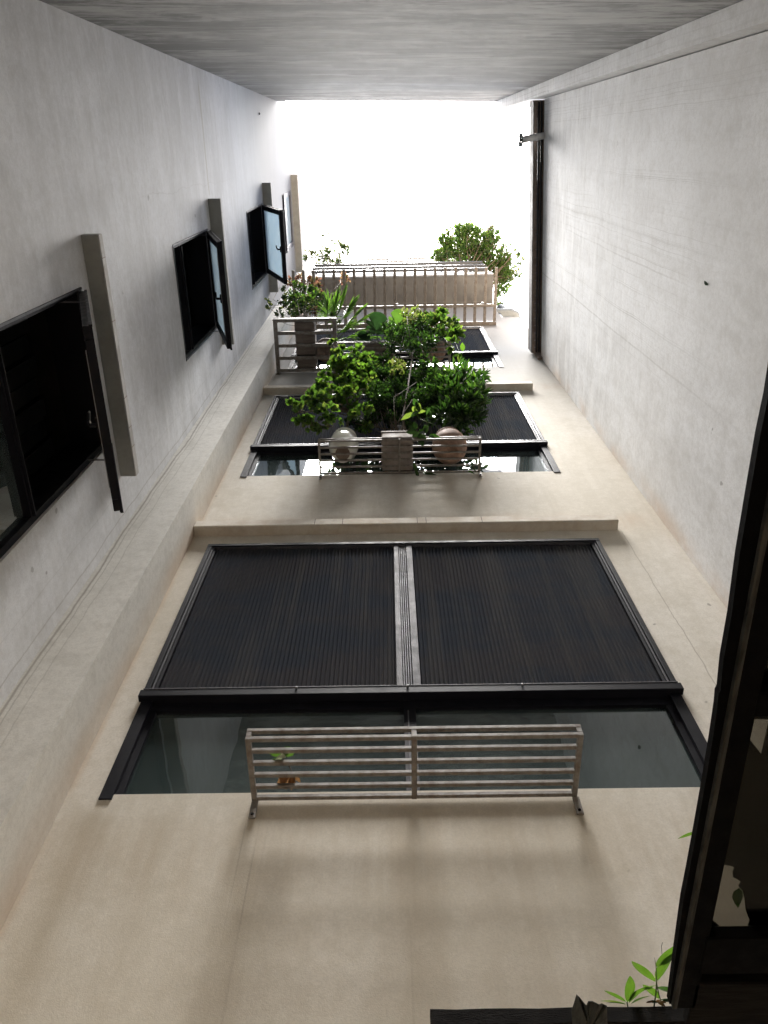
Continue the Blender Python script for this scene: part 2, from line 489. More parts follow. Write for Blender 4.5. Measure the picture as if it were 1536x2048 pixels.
def slab_wall(name, mapf, us, vs_, solid, depth, material, parent=None):
    """wall in the plane (u, v), solid(u, v) tells where it is; mapf(u, v, d) gives the point, d into the wall"""
    V, Fc, idx = [], [], {}
    def vert(i, j, d):
        k = (i, j, d)
        if k not in idx:
            idx[k] = len(V); V.append(mapf(us[i], vs_[j], depth if d else 0.0))
        return idx[k]
    nu, nv = len(us) - 1, len(vs_) - 1
    occ = [[solid((us[i] + us[i + 1]) / 2, (vs_[j] + vs_[j + 1]) / 2) for j in range(nv)] for i in range(nu)]
    g = lambda i, j: 0 <= i < nu and 0 <= j < nv and occ[i][j]
    for i in range(nu):
        for j in range(nv):
            if not occ[i][j]: continue
            for d in (0, 1):
                Fc.append([vert(i, j, d), vert(i + 1, j, d), vert(i + 1, j + 1, d), vert(i, j + 1, d)])
            if not g(i - 1, j): Fc.append([vert(i, j, 0), vert(i, j + 1, 0), vert(i, j + 1, 1), vert(i, j, 1)])
            if not g(i + 1, j): Fc.append([vert(i + 1, j, 0), vert(i + 1, j + 1, 0), vert(i + 1, j + 1, 1), vert(i + 1, j, 1)])
            if not g(i, j - 1): Fc.append([vert(i, j, 0), vert(i + 1, j, 0), vert(i + 1, j, 1), vert(i, j, 1)])
            if not g(i, j + 1): Fc.append([vert(i, j + 1, 0), vert(i + 1, j + 1, 0), vert(i + 1, j + 1, 1), vert(i, j + 1, 1)])
    ob = meshobj(name, V, Fc, material, parent)
    bm = bmesh.new(); bm.from_mesh(ob.data)
    bmesh.ops.recalc_face_normals(bm, faces=bm.faces[:])
    bm.to_mesh(ob.data); bm.free()
    return ob
def inverted_box(name, a, b, material, parent, open_axis):   # a room: five walls, open towards the window
    vs, fs = box_data(a, b)
    keep = []
    for f in fs:
        c = sum((vs[i] for i in f), Vector()) / len(f)
        ax, side = open_axis
        lim = (a, b)[side][ax]
        if abs(c[ax] - lim) < 1e-6: continue
        keep.append(f[::-1])
    o = off(parent)
    return meshobj(name, [v - o for v in vs], keep, material, parent)

# ================================================================== SETTING
D = 2.4
XL = -1.627
GZ = -1.6
g = meshobj('ground', [(-60, -60, GZ), (60, -60, GZ), (60, 60, GZ), (-60, 60, GZ)], [[0, 1, 2, 3]], 'ground_tiles')
tag(g, 'brown tiled ground at the bottom of the light well', None, None, 'structure')

# ------------------------------------------------------------------ facade with its three shuttered windows
fac = thing('house_facade', 'cream plastered back wall with three black shuttered windows stacked above each other', 'facade')
WX0, WX1 = -1.208, 1.370
WIN = [(2.513, 3.146, 4.735), (6.010, 6.640, 8.205), (9.390, 10.020, 11.578)]
us = [-1.90, WX0, WX1, 1.74, 2.012]
vz = [GZ]
for a, b, c in WIN: vz += [a, c]
vz += [12.37, 13.45]
def fsolid(u, v):
    if v > 12.37 and u > 1.74: return False
    if WX0 < u < WX1 and any(a < v < c for a, b, c in WIN): return False
    return True
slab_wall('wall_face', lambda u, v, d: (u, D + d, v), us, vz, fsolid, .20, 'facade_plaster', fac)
box('corner_pier', (-1.88, 2.083, GZ), (-1.345, D - .002, 16.2), 'pier_plaster', fac)
for k, (z0, x1) in enumerate(((4.915, 1.546), (8.36, 1.545))):
    lg = box('ledge', (-1.343, D - .075, z0), (x1, D + .01, z0 + .095), 'ledge_plaster', fac, .006)
    for xj in (-.52, -.33, .18, .24, .62):
        j = box('crack_run', (xj, D - .0765, z0 + .004), (xj + .004, D - .0745, z0 + .09), 'clay_brown', lg)
CORR = {}
def corrugated(x0, x1, z0, z1, y, parent, name='pleated_screen'):
    pitch = .0222; n = max(2, round((x1 - x0) / pitch)); dx = (x1 - x0) / n
    key = (n, round(z1 - z0, 3))
    V, Fc = [], []
    k = 0
    prof = ((0, .0), (.3, .010), (.5, .0105), (.8, .001))
    pts = [(x0 + (i + p) * dx, y - h) for i in range(n) for p, h in prof] + [(x1, y)]
    for x, yy in pts:
        V += [(x, yy, z0), (x, yy, z1)]
    for i in range(len(pts) - 1):
        Fc.append([2 * i, 2 * i + 2, 2 * i + 3, 2 * i + 1])
    return meshobj(name, V, Fc, 'dark_sheet', parent)
for k, (z0, zm, z1) in enumerate(WIN):
    w = bpy.data.objects.new('window', None); w.empty_display_size = .1; COL.objects.link(w); w.parent = fac
    fr = []
    fr.append(box_data((WX0, D - .028, zm), (WX0 + .028, D + .05, z1), .002))
    fr.append(box_data((WX1 - .028, D - .028, zm), (WX1, D + .05, z1), .002))
    fr.append(box_data((WX0 + .0, D - .030, z1 - .028), (WX1, D + .05, z1 + .002), .002))
    fr.append(box_data((WX0 - .012, D - .036, zm - .03), (WX1 + .012, D + .06, zm + .02), .003))
    V, Fc = merge(fr); meshobj('shutter_frame', V, Fc, 'black_alu', w)
    fr = [box_data((WX0 + .032, D - .020, zm + .02), (WX0 + .042, D + .02, z1 - .03)),
          box_data((WX1 - .042, D - .020, zm + .02), (WX1 - .032, D + .02, z1 - .03)),
          box_data((WX0 + .002, D - .038, zm + .021), (WX1 - .002, D - .01, zm + .027)),
          box_data((WX0 + .03, D - .022, z1 - .036), (WX1 - .03, D + .02, z1 - .030))]
    V, Fc = merge(fr); meshobj('shutter_highlight', V, Fc, 'alu_bright' if k else 'alu_grey', w)  # pale strips standing in for highlights along the shutter frame
    for xa in (WX0 + .046, WX1 - .060): box('inner_stile', (xa, D - .016, zm + .02), (xa + .014, D + .02, z1 - .03), 'black_alu', w)
    xc = .076
    for a, b in ((-.059, -.027), (.021, .060)):
        box('meeting_stile', (xc + a, D - .020, zm + .021), (xc + b, D + .03, z1 - .031), 'alu_grey', w, .002)
    for q in range(4):
        xa = xc - .025 + q * .0115
        box('meeting_rib', (xa, D - .016, zm + .021), (xa + .008, D + .03, z1 - .031), 'alu_grey', w, .001)
    for xa, xb in ((WX0 + .060, xc - .060), (xc + .061, WX1 - .060)):
        corrugated(xa, xb, zm + .02, z1 - .03, D + .004, w)
    # recessed glazing below
    yg = D + .03
    fr = [box_data((WX0 + .002, D - .008, z0 - .03), (WX0 + .055, yg + .01, zm - .031)),
          box_data((WX1 - .055, D - .008, z0 - .03), (WX1 - .002, yg + .01, zm - .031)),
          box_data((WX0 + .055, D + .012, zm - .085), (WX1 - .055, yg + .03, zm - .031)),
          box_data((WX0 + .0555, D + .014, z0 - .03), (WX0 + .085, yg + .012, zm - .086)),
          box_data((WX1 - .085, D + .014, z0 - .03), (WX1 - .0555, yg + .012, zm - .086)),
          box_data((xc - .028, yg - .02, z0 - .03), (xc + .028, yg + .03, zm - .03)),
          box_data((WX0 + .055, yg - .01, z0 - .06), (WX1 - .055, yg + .03, z0 + .012))]
    if k: fr += [box_data((x - .02, yg + .02, z0 - .03), (x + .02, yg + .06, zm - .03)) for x in (-.95, 1.02)]
    V, Fc = merge(fr); meshobj('window_frame', V, Fc, 'black_alu', w)
    if k == 0:
        box('frame_glint', (xc - .010, yg - .024, z0), (xc - .004, yg - .0205, zm - .11), 'alu_grey', w)
    for xa, xb in ((WX0 + .055, xc - .028), (xc + .028, WX1 - .055)):
        box('glass_pane', (xa, yg + .002, z0 + .0), (xb, yg + .008, zm - .07), 'window_glass', w)
    inverted_box('room_interior', (WX0 - .6, D + .203, z0 - .9), (WX1 + .4, D + 3.2, z1 + .1), 'room_wall', w, (1, 0))
    box('window_sill', (WX0 + .001, D + .065, z0 - .05), (WX1 - .001, D + .19, z0 - .001), 'ledge_plaster', w)
    # curtain with soft folds, drawn over the left third
    V, Fc = [], []
    N = 320
    cx0, cx1 = (-1.02, 1.30)
    for i in range(N + 1):
        x = cx0 + (cx1 - cx0) * i / N
        yy = D + .12 + .025 * math.sin(i * .55 + 2 * math.sin(i * .13)) + .01 * math.sin(i * 1.7)
        for q in range(5):
            V.append((x + .02 * math.sin(q * 1.3 + i * .1), yy + .01 * q, z0 - .8 + q * (z1 - z0 + .7) / 4))
    for i in range(N):
        for q in range(4):
            a = i * 5 + q; Fc.append([a, a + 5, a + 6, a + 1])
    meshobj('curtain', V, Fc, 'curtain', w, True)
for x, zz in ((-.465, 0), (.07, 0), (.62, 0)):        # drips of sealant on the lower rail
    lathe('screw_cap', (x, D - .04, 3.146 + .015), [(.001, -.006), (.006, -.003), (.006, .003), (.001, .006)], 'alu_bright', fac, 10)

# small stool-like hose seen lying inside the lowest window
h = tube('garden_hose', [Py(262, 1592, 2.535), Py(285, 1573, 2.535), Py(320, 1572, 2.54), Py(380, 1576, 2.54), Py(420, 1577, 2.535), Py(438, 1592, 2.535)], .006, 'hose_grey')
tag(h, 'thin pale hose looped on the sill behind the glass of the lowest window', 'hose')

# ------------------------------------------------------------------ left wall with casements
lw = thing('side_wall', 'tall grey white plaster wall on the left with four windows under concrete hoods', 'wall')
LWIN = [(2.30, 3.335, 4.375), (6.385, 6.665, 7.712), (9.945, 10.135, 11.29), (13.50, 13.62, 14.78)]
LY0, LY1 = .648, 1.548
us = [-.715, LY0, 1.5, LY1, 2.30]
vz = [GZ] + [v for a, b, c in LWIN for v in (a, c)] + [16.35, 17.1]
def lsolid(u, v):
    if v > 16.35 and u < 1.5: return False
    if LY0 < u < LY1 and any(a < v < c for a, b, c in LWIN): return False
    return True
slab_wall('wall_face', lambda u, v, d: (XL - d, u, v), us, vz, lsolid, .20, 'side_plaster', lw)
HOOD = [(4.494, .398, 1.785, .092, .06), (7.856, .404, 1.745, .111, .045), (11.41, .403, 1.815, .112, .04), (14.93, .408, 2.03, .112, .03)]
for z, y0, y1, p, h in HOOD:
    hd = box('window_hood', (XL - .01, y0, z), (XL + p, y1, z + h), 'hood_plaster', lw, .004)
    box('hood_facing', (XL + p - .001, y0 + .002, z + .004), (XL + p + .003, y1 - .002, z + h - .002), 'ledge_white', hd)
    for yj in (.52, .86, 1.30, 1.48, 1.60):
        yj = y0 + (yj - .4) * 1.0
        box('crack_run', (XL + p + .0025, yj, z + .004), (XL + p + .0045, yj + .004, z + h - .004), 'clay_brown', hd)
ANG = [20, 16.1, 18.9, 1.5]
for k, (z0, zt, z1) in enumerate(LWIN):
    w = bpy.data.objects.new('casement_window', None); w.empty_display_size = .1; COL.objects.link(w); w.parent = lw
    xf = XL
    fr = [box_data((xf - .204, LY0 + .001, z0 + .001), (xf - .015, LY0 + .036, z1 - .001)),
          box_data((xf - .204, LY1 - .036, z0 + .001), (xf - .015, LY1 - .001, z1 - .001)),
          box_data((xf - .203, LY0 + .036, z1 - .036), (xf - .015, LY1 - .036, z1 - .001)),
          box_data((xf - .203, LY0 + .036, z0 + .001), (xf - .015, LY1 - .036, z0 + .036)),
          box_data((xf - .072, LY0 + .036, zt - .018), (xf - .012, LY1 - .036, zt + .018)),
          box_data((xf - .012, LY0 + .036, zt - .004), (xf + .004, LY1 - .036, zt + .004))]
    V, Fc = merge(fr); meshobj('window_frame', V, Fc, 'black_alu', w)
    fr = [box_data((xf - .014, LY0 + .002, z0 + .0), (xf + .003, LY0 + .014, z1)),
          box_data((xf - .014, LY0 + .014, z0 - .004), (xf + .006, LY1 - .002, z0 + .006))]
    V, Fc = merge(fr); meshobj('edge_bead', V, Fc, 'alu_grey', w)
    box('frame_glint', (xf - .0125, LY0 + .038, zt + .0185), (xf - .006, LY1 - .038, zt + .0225), 'alu_bright', w)
    box('lower_pane', (xf - .052, LY0 + .036, z0 + .036), (xf - .046, LY1 - .036, zt - .018), 'window_glass', w)
    inverted_box('room_interior', (XL - 2.5, LY0 - .5, z0 - .3), (XL - .203, LY1 + .5, z1 + .1), 'room_dark', w, (0, 1))
    # blinds of the room, dim vertical slats behind the opening
    sl = [box_data((XL - .35 - .02 * (q % 2), LY0 - .1 + q * .12, z0 - .2), (XL - .34 - .02 * (q % 2), LY0 - .0 + q * .12, z1 + .05)) for q in range(9)]
    V, Fc = merge(sl); meshobj('vertical_blind', V, Fc, 'room_dark', w)
    # top hung sash
    L = z1 - zt - .035
    th = math.radians(ANG[k])
    hz, hx = z1 - .02, xf + (.012 if k < 3 else -.03)
    dn = Vector((math.sin(th), 0, -math.cos(th)))       # down the sash
    nm = Vector((math.cos(th), 0, math.sin(th)))        # out of the sash, to the well
    def sp(a, b, c):                                    # a along Y, b down, c outwards
        return Vector((hx, 0, hz)) + Vector((0, a, 0)) + dn * b + nm * c
    def sbox(a0, a1, b0, b1, c0, c1, bev=0):
        vs, fs = box_data((a0, b0, c0), (a1, b1, c1), bev)
        return [sp(*v) for v in vs], fs
    y0, y1 = LY0 + .02, LY1 - .02
    fw = .058
    fr = [sbox(y0, y0 + fw, 0, L, -.02, .018, .003), sbox(y1 - fw, y1, 0, L, -.02, .018, .003),
          sbox(y0 + fw, y1 - fw, 0, fw, -.02, .018, .003), sbox(y0 + fw, y1 - fw, L - fw - .012, L, -.02, .018, .003),
          sbox(y0 - .006, y1 + .006, L - .004, L + .004, .006, .020), sbox(y0 - .006, y0 + .004, 0, L, .008, .022), sbox(y1 - .004, y1 + .012, 0, L, .008, .022)]
    V, Fc = merge(fr); meshobj('sash', V, Fc, 'black_alu' if k < 3 else 'alu_grey', w)
    V, Fc = sbox(y0 + fw - .003, y1 - fw + .003, fw - .003, L - fw - .01, -.004, .002)
    meshobj('sash_pane', V, Fc, 'film_glass' if k else 'tinted_glass', w)
    V, Fc = merge([sbox(y0 + .11, y1 - .11, L - fw + .010, L - fw + .028, -.024, -.019)])
    meshobj('lock_bar', V, Fc, 'alu_bright' if k < 3 else 'alu_grey', w)
    ym = (y0 + y1) / 2 + .02
    if k < 3:
        vs1, f1 = sbox(ym - .035, ym + .035, L - fw - .004, L - fw + .024, -.034, -.0185, .003)
        vs2, f2 = tube_data([sp(ym, L - fw + .008, -.03), sp(ym, L - fw - .0, -.058), sp(ym - .006, L - fw - .035, -.062), sp(ym - .03, L - fw - .085, -.058), sp(ym - .034, L - fw - .10, -.055)], [.010, .010, .009, .008, .006], 8)
        V, Fc = merge([(vs1, f1), (vs2, f2)]); meshobj('handle', V, Fc, 'black_alu', w)
        for yy in (y0 + .01, y1 - .01):                 # friction stays
            a = Vector((xf - .02, yy, z1 - .30)); b = sp(yy, .30, -.018)
            quadbox('friction_stay', a, b, .004, .016, 'alu_bright' if yy > 1 else 'alu_grey', w)
            quadbox('friction_stay', Vector((xf - .02, yy + .004, z1 - .05)), a, .004, .016, 'alu_grey', w)
lathe('drill_hole', Vector((XL + .001, -.42, 11.6)), [(.001, 0), (.016, 0), (.016, .02)], 'room_dark', lw, 12)

# ------------------------------------------------------------------ front (near) wall and right wall
fw_ = thing('near_wall', 'rough streaked grey concrete wall at the top of the view behind the viewer', 'wall')
A, B = Vector((-1.90, -.665, 0)), Vector((1.95, -.590, 0))
dAB = (B - A).normalized(); nAB = Vector((dAB.y, -dAB.x, 0))
slab_wall('wall_face', lambda u, v, d: tuple(A + dAB * u + nAB * d + Vector((0, 0, v))), [0, (B - A).length], [GZ, 13.6], lambda u, v: True, .2, 'raw_render', fw_)
def rx(y): return 1.806 + .033 * y
V = []
for z in (GZ, 13.6):
    V += [(1.68, -.592, z), (1.687, -.472, z), (2.0, -.462, z), (2.0, -.585, z)]
meshobj('corner_pier', V, [[0, 1, 2, 3][::-1], [4, 5, 6, 7], [0, 1, 5, 4][::-1], [1, 2, 6, 5][::-1], [2, 3, 7, 6][::-1], [3, 0, 4, 7][::-1]], 'right_plaster', fw_)
rw = thing('boundary_wall', 'blank grey plaster wall on the right streaked with dark drips', 'wall')
def rtop(y): return 10.06 - .10 * (y + .45)
V = []
for y in (-.46, D - .002):
    for dx, z in ((0, GZ), (0, rtop(y)), (.22, rtop(y)), (.22, GZ)):
        V.append((rx(y) + dx, y, z))
meshobj('wall_face', V, [[0, 1, 5, 4][::-1], [1, 2, 6, 5][::-1], [2, 3, 7, 6][::-1], [0, 3, 2, 1][::-1], [4, 5, 6, 7][::-1]], 'right_plaster', rw)
def strip(name, xa, xb, za, zb, material, y0=-.45, y1=2.36, parent=rw):
    V = []
    for y in (y0, y1):
        for dx, dz in ((xa, za), (xa, zb), (xb, zb), (xb, za)):
            V.append((rx(y) + dx, y, rtop(y) + dz))
    return meshobj(name, V, [[0, 1, 5, 4][::-1], [1, 2, 6, 5][::-1], [2, 3, 7, 6][::-1], [3, 0, 4, 7][::-1], [0, 3, 2, 1][::-1], [4, 5, 6, 7][::-1]], material, parent)
strip('coping', -.105, .20, .11, .34, 'coping_concrete')
strip('coping_underside', -.098, .19, .09, .108, 'coping_under')
strip('coping_back', .03, .19, .002, .09, 'coping_under')
strip('coping_end', -.06, .10, -.10, .34, 'coping_under', 2.37, 2.395)
for dx in (-.02, -.052):
    pts = [(rx(y) + dx, y, rtop(y) + .055) for y in (-.43, .5, 1.4, 2.34)]
    tube('cable', pts, .011, 'cable_black', rw, 8)
clip0 = None
for i in range(31):
    y = -.35 + i * .088
    if clip0 is None:
        vs, fs = box_data((-.070, -.004, .066), (-.036, .004, .0895))
        clip0 = meshobj('cable_clip', vs, fs, 'alu_bright', rw); c = clip0
    else:
        c = clip0.copy(); COL.objects.link(c); c.parent = rw
    c.location = (rx(y), y, rtop(y))
# white arm with a small dark clamp at its end
arm = thing('wall_arm', 'short white pipe arm with dark clamp sticking out over the top of the right wall', 'pipe arm', (1.79, -.07, 10.03))
tube('arm_tube', [(1.82, -.085, 10.0), (1.66, -.064, 9.97), (1.545, -.045, 9.93)], .036, 'pvc_white', arm, 16)
tube('arm_collar', [(1.72, -.072, 9.982), (1.70, -.069, 9.978)], .040, 'pvc_white', arm, 16)
tube('arm_neck', [(1.545, -.045, 9.93), (1.53, -.043, 9.925)], .016, 'cable_black', arm, 10)
for s in (-1, 1):
    box('clamp', (1.500, -.043 + s * .045 - .024, 9.89), (1.545, -.043 + s * .045 + .024, 9.96), 'pvc_grey', arm, .003)
box('clamp_bar', (1.508, -.065, 9.92), (1.528, -.02, 9.935), 'cable_black', arm)

# ------------------------------------------------------------------ balcony and slatted shelf at the top of the facade
bal = thing('balcony', 'grey concrete balcony with pale steel rails at the top of the facade', 'balcony', (.2, D, 13.45))
BX0, BX1 = -1.30, 1.735
box('balcony_slab', (BX0, 1.925, 13.452), (BX1, D + 1.6, 13.56), 'balcony_soffit', bal, .004)
box('balcony_fascia', (BX0 + .002, 1.915, 13.50), (BX1 + .004, 1.9245, 13.78), 'ledge_white', bal)
box('balcony_kerb', (BX1 - .12, 1.93, 13.562), (BX1 + .002, D + 1.5, 13.78), 'ledge_white', bal)
for x in (BX0 + .03, -.66, .93, BX1 - .05):
    quadbox('rail_post', (x, 1.95, 13.56), (x, 1.93, 14.95), .05, .05, 'steel_white', bal, .003, (0, 1, 0))
for zz, r in ((14.02, .05), (14.40, .04), (14.84, .06)):
    quadbox('rail_bar', (BX0 + .02, 1.905, zz), (BX1 - .03, 1.905, zz), .045, r * 1.7, 'steel_white', bal, .003)
for x in (BX0 + .03, BX1 - .05):
    for zz in (14.2, 14.92):
        quadbox('rail_bar', (x, 1.96, zz), (x, D + 1.4, zz), .03, .04, 'steel_white', bal, .003, (0, 0, 1))
pr = thing('roof_rail', 'slim pale rail frame higher up behind the balcony', 'railing', (0, 3.2, 20))
q = [Py(702, 520, 2.6), Py(862, 516, 2.6), Py(862, 521, 2.6), Py(702, 525, 2.6)]
for a, b in ((0, 1), (3, 2)):
    quadbox('rail_bar', q[a], q[b], .04, .05, 'steel_white', pr)
for tt in (0.0, .45, .75, 1.0):
    quadbox('rail_post', q[0].lerp(q[1], tt) + Vector((0, 0.03, .05)), q[3].lerp(q[2], tt) + Vector((0, .03, -14)), .04, .04, 'steel_white', pr, 0, (0, 1, 0))

sh = thing('slatted_shelf', 'wide slatted metal shelf under the balcony with bars pointing out over the well', 'metal shelf', (.1, D, 11.83))
slat0 = None
NB = 21
for i in range(NB):
    x = -1.338 + i * (1.563 + 1.338) / (NB - 1)
    if slat0 is None:
        vs, fs = box_data((-.021, 1.583 - D, .0), (.021, -.002, .012), .002)
        slat0 = meshobj('slat', vs, fs, 'rack_metal', sh); s = slat0
    else:
        s = slat0.copy(); COL.objects.link(s); s.parent = sh
    s.location = (x - .1, rnd.uniform(-.004, .004), 0)
box('cross_bar', (-1.36, 2.095, 11.795), (1.585, 2.135, 11.829), 'rack_metal', sh, .003)
box('wall_bar', (-1.36, 2.345, 11.79), (1.585, 2.398, 11.829), 'rack_metal', sh, .003)
for x in (.13, 1.40):
    box('bracket', (x - .03, 2.08, 11.85), (x + .03, 2.14, 11.90), 'rack_metal', sh, .003)

dp = thing('drain_pipe', 'thick grey pipe lying on the parapet right of the balcony', 'pipe', (1.9, 2.5, 12.6))
tube('pipe_run', [(1.62, 2.47, 13.10), (1.80, 2.47, 13.10), (2.0, 2.47, 13.08), (2.06, 2.50, 13.08), (2.09, 2.58, 13.09), (2.09, 2.9, 13.2)], .072, 'pvc_grey', dp, 18)
tube('pipe_elbow', [(1.94, 2.50, 13.1), (1.93, 2.48, 13.25), (1.86, 2.45, 13.42)], .07, 'pvc_grey', dp, 18)
tube('pipe_foot', [(1.80, 2.5, 12.372), (1.80, 2.49, 13.06)], .03, 'pvc_grey', dp, 12)

# ------------------------------------------------------------------ plant shelves
def rack(label, x0, x1, y0, z, ny, bw=.018, mid=True, up=.045, feet=True, name='plant_shelf', rails=1):
    t = thing(name, label, 'plant shelf', ((x0 + x1) / 2, D, z), 'metal plant shelves on the facade')
    yb = D - .006
    bar = None
    for i in range(ny):
        y = y0 + bw / 2 + (yb - bw - y0) * i / (ny - 1)
        if bar is None:
            vs, fs = box_data((-(x1 - x0) / 2 + bw, -bw / 2, 0), ((x1 - x0) / 2 - bw, bw / 2, bw), .0018)
            bar = meshobj('bar', vs, fs, 'rack_metal', t); b = bar
        else:
            b = bar.copy(); COL.objects.link(b); b.parent = t
        b.location = (0, y - D, rnd.uniform(-.002, .002))
    zt = z + up
    box('top_rail', (x0, y0, zt), (x1, y0 + bw, zt + bw), 'rack_metal', t, .0018)
    sw = bw * 1.2
    for x in (x0, x1 - sw):
        box('side_bar', (x, y0 + .001, z - .003), (x + sw, yb, z + bw), 'rack_metal', t, .002)
        box('upright', (x + .001, y0 + .001, z + bw + .0005), (x + sw - .001, y0 + bw, zt - .0005), 'rack_metal', t)
        if feet:
            box('foot', (x + .001, D - .012, z - .095), (x + sw + .006, D - .004, z - .0035), 'rack_metal', t, .001)
            lathe('bolt', (x + sw / 2 + .003, D - .014, z - .078), [(.0008, -.004), (.006, -.003), (.006, .003), (.001, .004)], 'black_rubber', t, 10)
    if mid:
        xm = (x0 + x1) / 2 - .01
        box('middle_bar', (xm, y0 - .004, z - .004), (xm + sw, yb, z + bw - .002), 'rack_metal', t, .002)
        box('upright', (xm + .001, y0 + .001, z + bw + .0005), (xm + sw - .001, y0 + bw, zt - .0005), 'rack_metal', t)
    return t
rack('empty metal plant shelf in front of the lowest window', -.578, .734, 2.078, 2.462, 6)
rack('metal plant shelf carrying three pots at the middle window', -.568, .728, 2.105, 6.0, 6, .015)
rack('narrow metal plant shelf with planter box and round pot at the top window', -.60, .737, 2.07, 9.332, 6, .022)
rack('short deep metal plant shelf beside the left pier at the top window', -1.315, -.588, 1.775, 9.270, 5, .038, False, .04, True)

# ------------------------------------------------------------------ pots
p = thing('plant_pot', 'white glazed round pot on the left of the middle shelf', 'plant pot', (-.375, 2.225, 6.021))
lathe('pot_body', (-.375, 2.225, 6.021), [(.02, .012), (.055, .012), (.062, .0), (.078, 0), (.088, .03), (.112, .10), (.122, .18), (.118, .25), (.10, .31), (.092, .325), (.104, .345), (.104, .36), (.088, .36), (.085, .32)], 'glaze_white', p, 48, 1, False)
lathe('pot_foot', (-.375, 2.225, 6.021), [(.0005, .006), (.058, .006)], 'clay_brown', p, 36, 1, False)
lathe('soil', (-.375, 2.225, 6.021), [(.0005, .335), (.088, .335)], 'soil', p, 24, 1, False)
p = thing('plant_pot', 'round terracotta pot on the right of the middle shelf', 'plant pot', (.49, 2.235, 6.021))
lathe('pot_body', (.49, 2.235, 6.021), [(.001, .01), (.05, .010), (.060, -.001), (.075, 0), (.10, .03), (.132, .09), (.142, .15), (.138, .21), (.118, .26), (.105, .28), (.118, .30), (.118, .315), (.10, .315), (.098, .28)], 'terracotta', p, 48, 1, False)
lathe('soil', (.49, 2.235, 6.021), [(.0005, .295), (.10, .295)], 'soil', p, 24, 1, False)
p = thing('planter_box', 'grey brown square planter in the middle of the middle shelf', 'planter', (.063, 2.235, 6.021))
box('planter_body', (-.06, 2.095, 6.021), (.185, 2.38, 6.16), 'planter_grey', p, .008)
box('planter_rim', (-.066, 2.089, 6.14), (.191, 2.386, 6.172), 'planter_grey', p, .004)
p = thing('planter_box', 'long brown wooden trough on the short shelf by the pier', 'planter', (-.96, 2.09, 9.311))
box('planter_body', (-1.075, 1.82, 9.311), (-.845, 2.36, 9.50), 'planter_wood', p, .01)
for y in (1.94, 2.20):
    box('batten', (-1.07, y, 9.305), (-.85, y + .012, 9.3105), 'old_wood', p)
p = thing('plant_pot', 'round clay pot with grey rim beside the wooden trough', 'plant pot', (-.735, 2.19, 9.311))
lathe('pot_body', (-.735, 2.19, 9.311), [(.001, .006), (.014, .006), (.016, 0), (.098, 0), (.108, .02), (.116, .10), (.126, .19), (.134, .195), (.134, .23), (.112, .23)], 'clay_brown', p, 40, 1, False)
p = thing('planter_box', 'brown wooden planter on the left half of the narrow top shelf', 'planter', (-.11, 2.24, 9.356))
box('planter_body', (-.305, 2.10, 9.356), (.085, 2.385, 9.52), 'planter_wood', p, .008)
for x in (-.24, -.05, .03):
    lathe('drain_hole', (x, 2.16 + abs(x) * .6, 9.3545), [(.0005, 0), (.014, .0)], 'room_dark', p, 12, 1, False)
p = thing('plant_pot', 'round terracotta pot on the right end of the narrow top shelf', 'plant pot', (.542, 2.225, 9.356))
lathe('pot_body', (.542, 2.225, 9.356), [(.001, .006), (.016, .006), (.018, 0), (.118, 0), (.128, .02), (.136, .10), (.148, .2), (.156, .205), (.156, .24), (.13, .24)], 'terracotta', p, 44, 1, False)

# ------------------------------------------------------------------ leaves
def leaf_template(kind):
    """x along the leaf, y sideways, z up; length 1"""
    if kind == 'round': st = [(.0, .0), (.18, .30), (.45, .43), (.75, .30), (1.0, .0)]
    elif kind == 'oval': st = [(0, 0), (.25, .20), (.55, .24), (.8, .14), (1, 0)]
    elif kind == 'lance': st = [(0, 0), (.2, .10), (.5, .135), (.8, .07), (1, 0)]
    elif kind == 'blade': st = [(0, .02), (.3, .05), (.6, .045), (.85, .025), (1, 0)]
    else: st = [(0, 0), (.35, .30), (1, 0)]
    V, Fc = [], []
    mid, lf, rt = [], [], []
    for x, w in st:
        z = -.22 * x * x
        mid.append(len(V)); V.append(Vector((x, 0, z - .25 * w * .5)))
        if w > 0:
            lf.append(len(V)); V.append(Vector((x, w, z + .25 * w)))
            rt.append(len(V)); V.append(Vector((x, -w, z + .25 * w)))
        else:
            lf.append(mid[-1]); rt.append(mid[-1])
    for i in range(len(st) - 1):
        for s, flip in ((lf, False), (rt, True)):
            f = [mid[i], mid[i + 1], s[i + 1], s[i]]
            f = [a for k, a in enumerate(f) if a not in f[:k]]
            if len(f) > 2: Fc.append(f[::-1] if flip else f)
    return V, Fc
TPL = {k: leaf_template(k) for k in ('round', 'oval', 'lance', 'blade', 'tiny')}
def frame(d, up):
    d = d.normalized()
    s = up.cross(d)
    if s.length < 1e-3: s = Vector((1, 0, 0)).cross(d)
    s.normalize()
    return d, s, d.cross(s)
def rdir(rng):
    while True:
        v = Vector((rng.uniform(-1, 1), rng.uniform(-1, 1), rng.uniform(-1, 1)))
        if .05 < v.length < 1: return v.normalized()
def leaf_sites(rng, clumps, n, size, spread_up=.3):
    """clumps: (centre, radius); gives (pos, dir, up, size)"""
    tot = sum(r ** 2 for c, r in clumps)
    out = []
    for c, r in clumps:
        k = max(3, int(n * r * r / tot))
        sub = [(c + rdir(rng) * r * rng.uniform(.25, .95), rng.uniform(.25, .45) * r) for _ in range(max(2, k // 9))]
        for i in range(k):
            sc, sr = rng.choice(sub)
            p = sc + rdir(rng) * sr * rng.random() ** .5
            d = (p - c).normalized() * .7 + rdir(rng) * .8 + Vector((0, -.15, spread_up))
            up = Vector((0, 0, 1)) + rdir(rng) * .75
            out.append((p, d, up, size * rng.uniform(.65, 1.2)))
    return out
